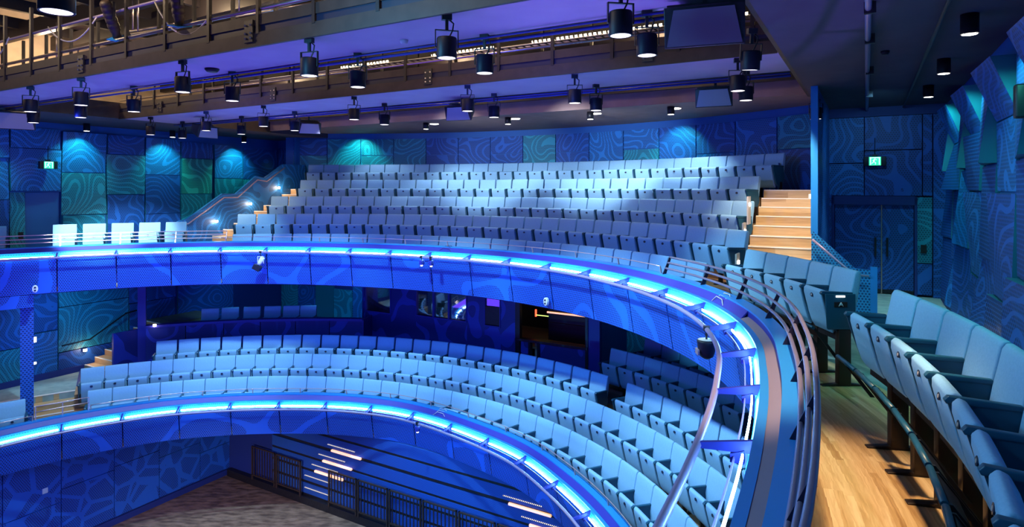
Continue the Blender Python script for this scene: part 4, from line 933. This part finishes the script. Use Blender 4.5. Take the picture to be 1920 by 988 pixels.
# detectors, pipe on the right slab
def disc(u, v, z, r, label, cat_='detector', m='housing'):
    c = P(u, v); o = MB().lathe([(r*.7, z-.05), (r, z-.02), (r, z)], c.x, c.y, 20).build('ceiling_detector', M[m]); return tag(o, label, cat_)
disc(.36, 2.16, 4.05, .10, 'round detector on the violet soffit of the front catwalk'); disc(8.9, 5.74, 4.05, .05, 'small dark detector on the right ceiling slab')
disc(3.95, 2.2, 4.05, .05, 'flat pale disc on the soffit above the centre', 'detector', 'soffit')
pr = empty('ceiling_pipe', P(8.75, 4, 4.0), 0, 'long violet steel pipe clamped under the right ceiling slab', 'pipe')
part(MB().tube([P(8.75, -5, 3.99), P(8.68, 11.9, 3.99)], .03, 12), 'pipe_run', M['tube'], pr)
for v in (.5, 3.2, 4.6, 6.8, 9.4): part(MB().ubox(8.68, 8.78, v, v+.05, 3.94, 4.05), 'pipe_clamp', M['black'], pr)
o = MB().tube([P(9.35, -5, 4.0), P(9.35, 11.9, 4.0)], .02, 8).build('ceiling_track', M['black']); tag(o, 'thin black track along the right ceiling slab by the wall', 'track')
# exit signs
def running_man(mb, m):
    def bar(p, q, r): mb.tube([m @ Vector((p[0], 0, p[1])), m @ Vector((q[0], 0, q[1]))], r, 5)
    bar((-.005, .045), (.005, .05), .012); bar((-.005, .03), (-.02, -.01), .010); bar((-.01, .025), (.03, .02), .005); bar((-.01, .025), (-.035, .01), .005)
    bar((-.02, -.01), (.01, -.025), .006); bar((.01, -.025), (.005, -.055), .006); bar((-.02, -.01), (-.045, -.04), .006)
def exit_sign(p, rz, label, sc=1.0):
    rt = empty('exit_sign', p, rz, label, 'exit sign')
    MB().box(-.16*sc, .16*sc, 0, .09, -.075*sc, .075*sc).build('case', M['black'], rt, bevel=.006)
    MB().box(-.085*sc, .085*sc, -.006, 0, -.07*sc, .07*sc).build('green_face', M['exitg'], rt)
    fr = MB(); 
    for s in (-1, 1): fr.box(s*.062*sc-.008, s*.062*sc+.008, -.012, -.006, -.06*sc, .06*sc)
    fr.box(-.07*sc, .07*sc, -.012, -.006, .05*sc, .063*sc); running_man(fr, Matrix.Translation((0, -.012, 0)) @ Matrix.Scale(sc*1.0, 4))
    fr.build('running_figure', M['exitw'], rt)
    MB().box(-.05, .05, .02, .07, .075*sc, .11*sc).tube([Vector((0, .05, .1)), Vector((0, .05, .5))], .008, 6).build('mount', M['black'], rt)
RZ = math.radians(-30)
exit_sign(P(8.83, 11.85, 2.87), RZ, 'green running-figure exit sign in front of the panels above the double door', 1.3)
exit_sign(P(-10.05, 4.53, 2.90), RZ+PI/2, 'lit exit sign hanging on the left wall above the side door', 1.3)
exit_sign(P(-9.9, 11.9, 3.0), RZ, 'small exit sign in the recess left of the upper tier', 1.0)
# step lamps with a strong glow on the left stair parapet and elsewhere
for i, (u, v, z, lb_) in enumerate(((-8.19, 8.10, 1.29, 'left stair parapet, lowest of three'), (-8.19, 9.28, 1.79, 'left stair parapet, middle of three'), (-8.19, 10.36, 2.30, 'left stair parapet, highest of three'),
        (-10.5, 5.62, -2.30, 'left stalls wall above the landing'), (7.84, 8.6, 2.15, 'fin wall at the right stairs'))):
    rt = empty('step_lamp', P(u, v, z), 0, 'small bright warm lamp on the '+lb_, 'lamp', 'step lamps')
    c = MB().boxm(Matrix.Translation(P(u, v, z)), .06, .06, .06); part(c, 'lens', M['glow'], rt); part(MB().boxm(Matrix.Translation(P(u-.02*(1 if u > 0 else -1)*-1, v, z)), .07, .07, .075), 'case', M['white'], rt)
    lamp('POINT', 'step_glow', P(u+(.12 if u < 0 else -.12), v, z), 7, (1, .72, .45), size=.03)
c = PR(11.12, 113.2, -1.62); o = MB().boxm(Matrix.Translation(c), .06, .06, .06).build('step_lamp', M['glow']); tag(o, 'small bright warm lamp at the left end of the box parapet', 'lamp')
for v, z, k in ((6.54, .43, 'far'), (4.2, .43, 'near')):
    o = MB().boxm(Matrix.Translation(P(9.83, v, z)), .05, .05, .05).build('wall_lamp', M['lens2']); tag(o, 'tiny lit lamp low on the right panel wall, %s one' % k, 'lamp')
o = MB().ubox(9.66, 9.76, 12.0, 12.05, .93, 1.1).build('door_reader', M['black']); tag(o, 'black access reader beside the right double door', 'reader')
o = MB().ubox(9.72, 9.82, 2.70, 2.80, 2.85, 3.12).build('wall_projector', M['black'], bevel=.02); tag(o, 'black fixture on the right wall cut by the picture edge', 'fixture')
o = MB().ubox(-10.36, -10.28, 3.95, 4.05, .95, 1.15).build('door_reader', M['black']); tag(o, 'black access reader beside the left side door', 'reader')
# oval fittings on the upper fascia
for th, lb_ in ((127.1, 'left end, above the column'), (79.2, 'middle, above the box'), (37.3, 'right, above the equipment bay')):
    rt = empty('fascia_fitting', PR(8.18, th, .03), math.radians(th)-PI/2, 'white oval two-eyed fitting at the foot of the upper fascia, '+lb_, 'fitting', 'oval fascia fittings')
    c = MB().lathe([(.055, -.03), (.055, .03)], n=16); c.v = [Vector((v.x, v.z-.03, v.y*1.5)) for v in c.v]; c.build('body', M['white'], rt, bevel=.008)
    e_ = MB()
    for z in (-.035, .03):
        L = MB().lathe([(.02, -.005), (.02, .005)], n=12); b = len(e_.v); e_.v += [Vector((v.x, v.z-.065, v.y+z)) for v in L.v]; [e_.face([b+i for i in f]) for f in L.f]
    e_.build('eye', M['black'], rt)
# lamps hung on the upper lighting pipe
def pipe_lamp(th, kind, label, R=RU, z=.72, off=-.475):
    rt = empty('pipe_lamp', PR(R(th)+off, th, z), math.radians(th)-PI/2, label, 'lamp')
    MB().tube([Vector((0, 0, .03)), Vector((0, 0, -.12))], .012, 8).box(-.03, .03, -.03, .03, -.02, .035).build('clamp', M['black'], rt)
    if kind == 'head':
        q = MB().lathe([(.05, .1), (.06, .05), (.05, -.05), (.045, -.1)], n=16); m = Matrix.Translation((0, 0, -.22)) @ Matrix.Rotation(.5, 4, 'Y'); q.v = [m @ v for v in q.v]; q.build('body', M['white'], rt)
        q = MB().box(-.09, .09, -.09, .09, -.24, -.12); q.v = [m @ v for v in q.v]; q.build('hood', M['black'], rt)
        MB().box(-.075, -.065, -.02, .02, -.28, -.10).box(.065, .075, -.02, .02, -.28, -.10).box(-.075, .075, -.02, .02, -.11, -.10).build('yoke', M['white'], rt)
    elif kind == 'can':
        MB().lathe([(.10, -.12), (.105, -.14), (.09, -.25), (.075, -.30), (.03, -.33)], n=24).build('body', M['housing'], rt)
        MB().lathe([(.095, -.115), (.02, -.112)], n=24).build('rim', M['endpanel'], rt)
        MB().box(-.06, .06, -.11, -.09, -.28, -.22).build('side_plate', M['copper'], rt)
    else:
        MB().box(-.04, .04, -.05, .05, -.17, -.06).build('body', M['violetblue'], rt, bevel=.01); MB().lathe([(.025, -.2), (.03, -.17)], n=12).build('lens', M['lens'], rt)
    return rt
pipe_lamp(92.7, 'head', 'white moving spotlight with black hood hung from the upper balcony pipe')
pipe_lamp(58.6, 'small', 'small lamp clipped to the upper balcony pipe before the centre')
pipe_lamp(60.6, 'small', 'tiny camera clipped to the upper pipe left of the small lamp')
pipe_lamp(-3.5, 'can', 'dark can lamp clamped on the pipe at the near right bend')
pipe_lamp(60.5, 'small', 'small pale lamp clipped to the lower pipe before the stalls', RL, -3.0)
for th, R, z, lb_ in ((58, RU, .80, 'upper front at the centre'), (58, RL, -2.92, 'lower front at the centre'), (3, RU, .80, 'upper front near the right bend')):
    mb = MB()
    for q in range(3): mb.tube([PR(R(th)-.08+.05*q, th-1.5, z), PR(R(th)-.05+.05*q, th-.6, z+.10+.03*q), PR(R(th)-.05+.05*q, th+.6, z+.11+.02*q), PR(R(th)-.08+.05*q, th+1.6, z)], .006, 6)
    o = mb.build('cable_coil', M['cable_dk'] if R is RU and th > 10 else M['cable']); tag(o, 'loose loops of cable lying on the '+lb_, 'cable')
o = MB().boxm(Matrix.Translation(PR(RU(-23)-.03, -23, .76)) @ Matrix.Rotation(math.radians(-113), 4, 'Z'), .10, .05, .05).build('gutter_connector', M['pipe'], bevel=.008); tag(o, 'metal connector block lying in the balcony gutter near the camera', 'connector')
bpy.context.view_layer.update()
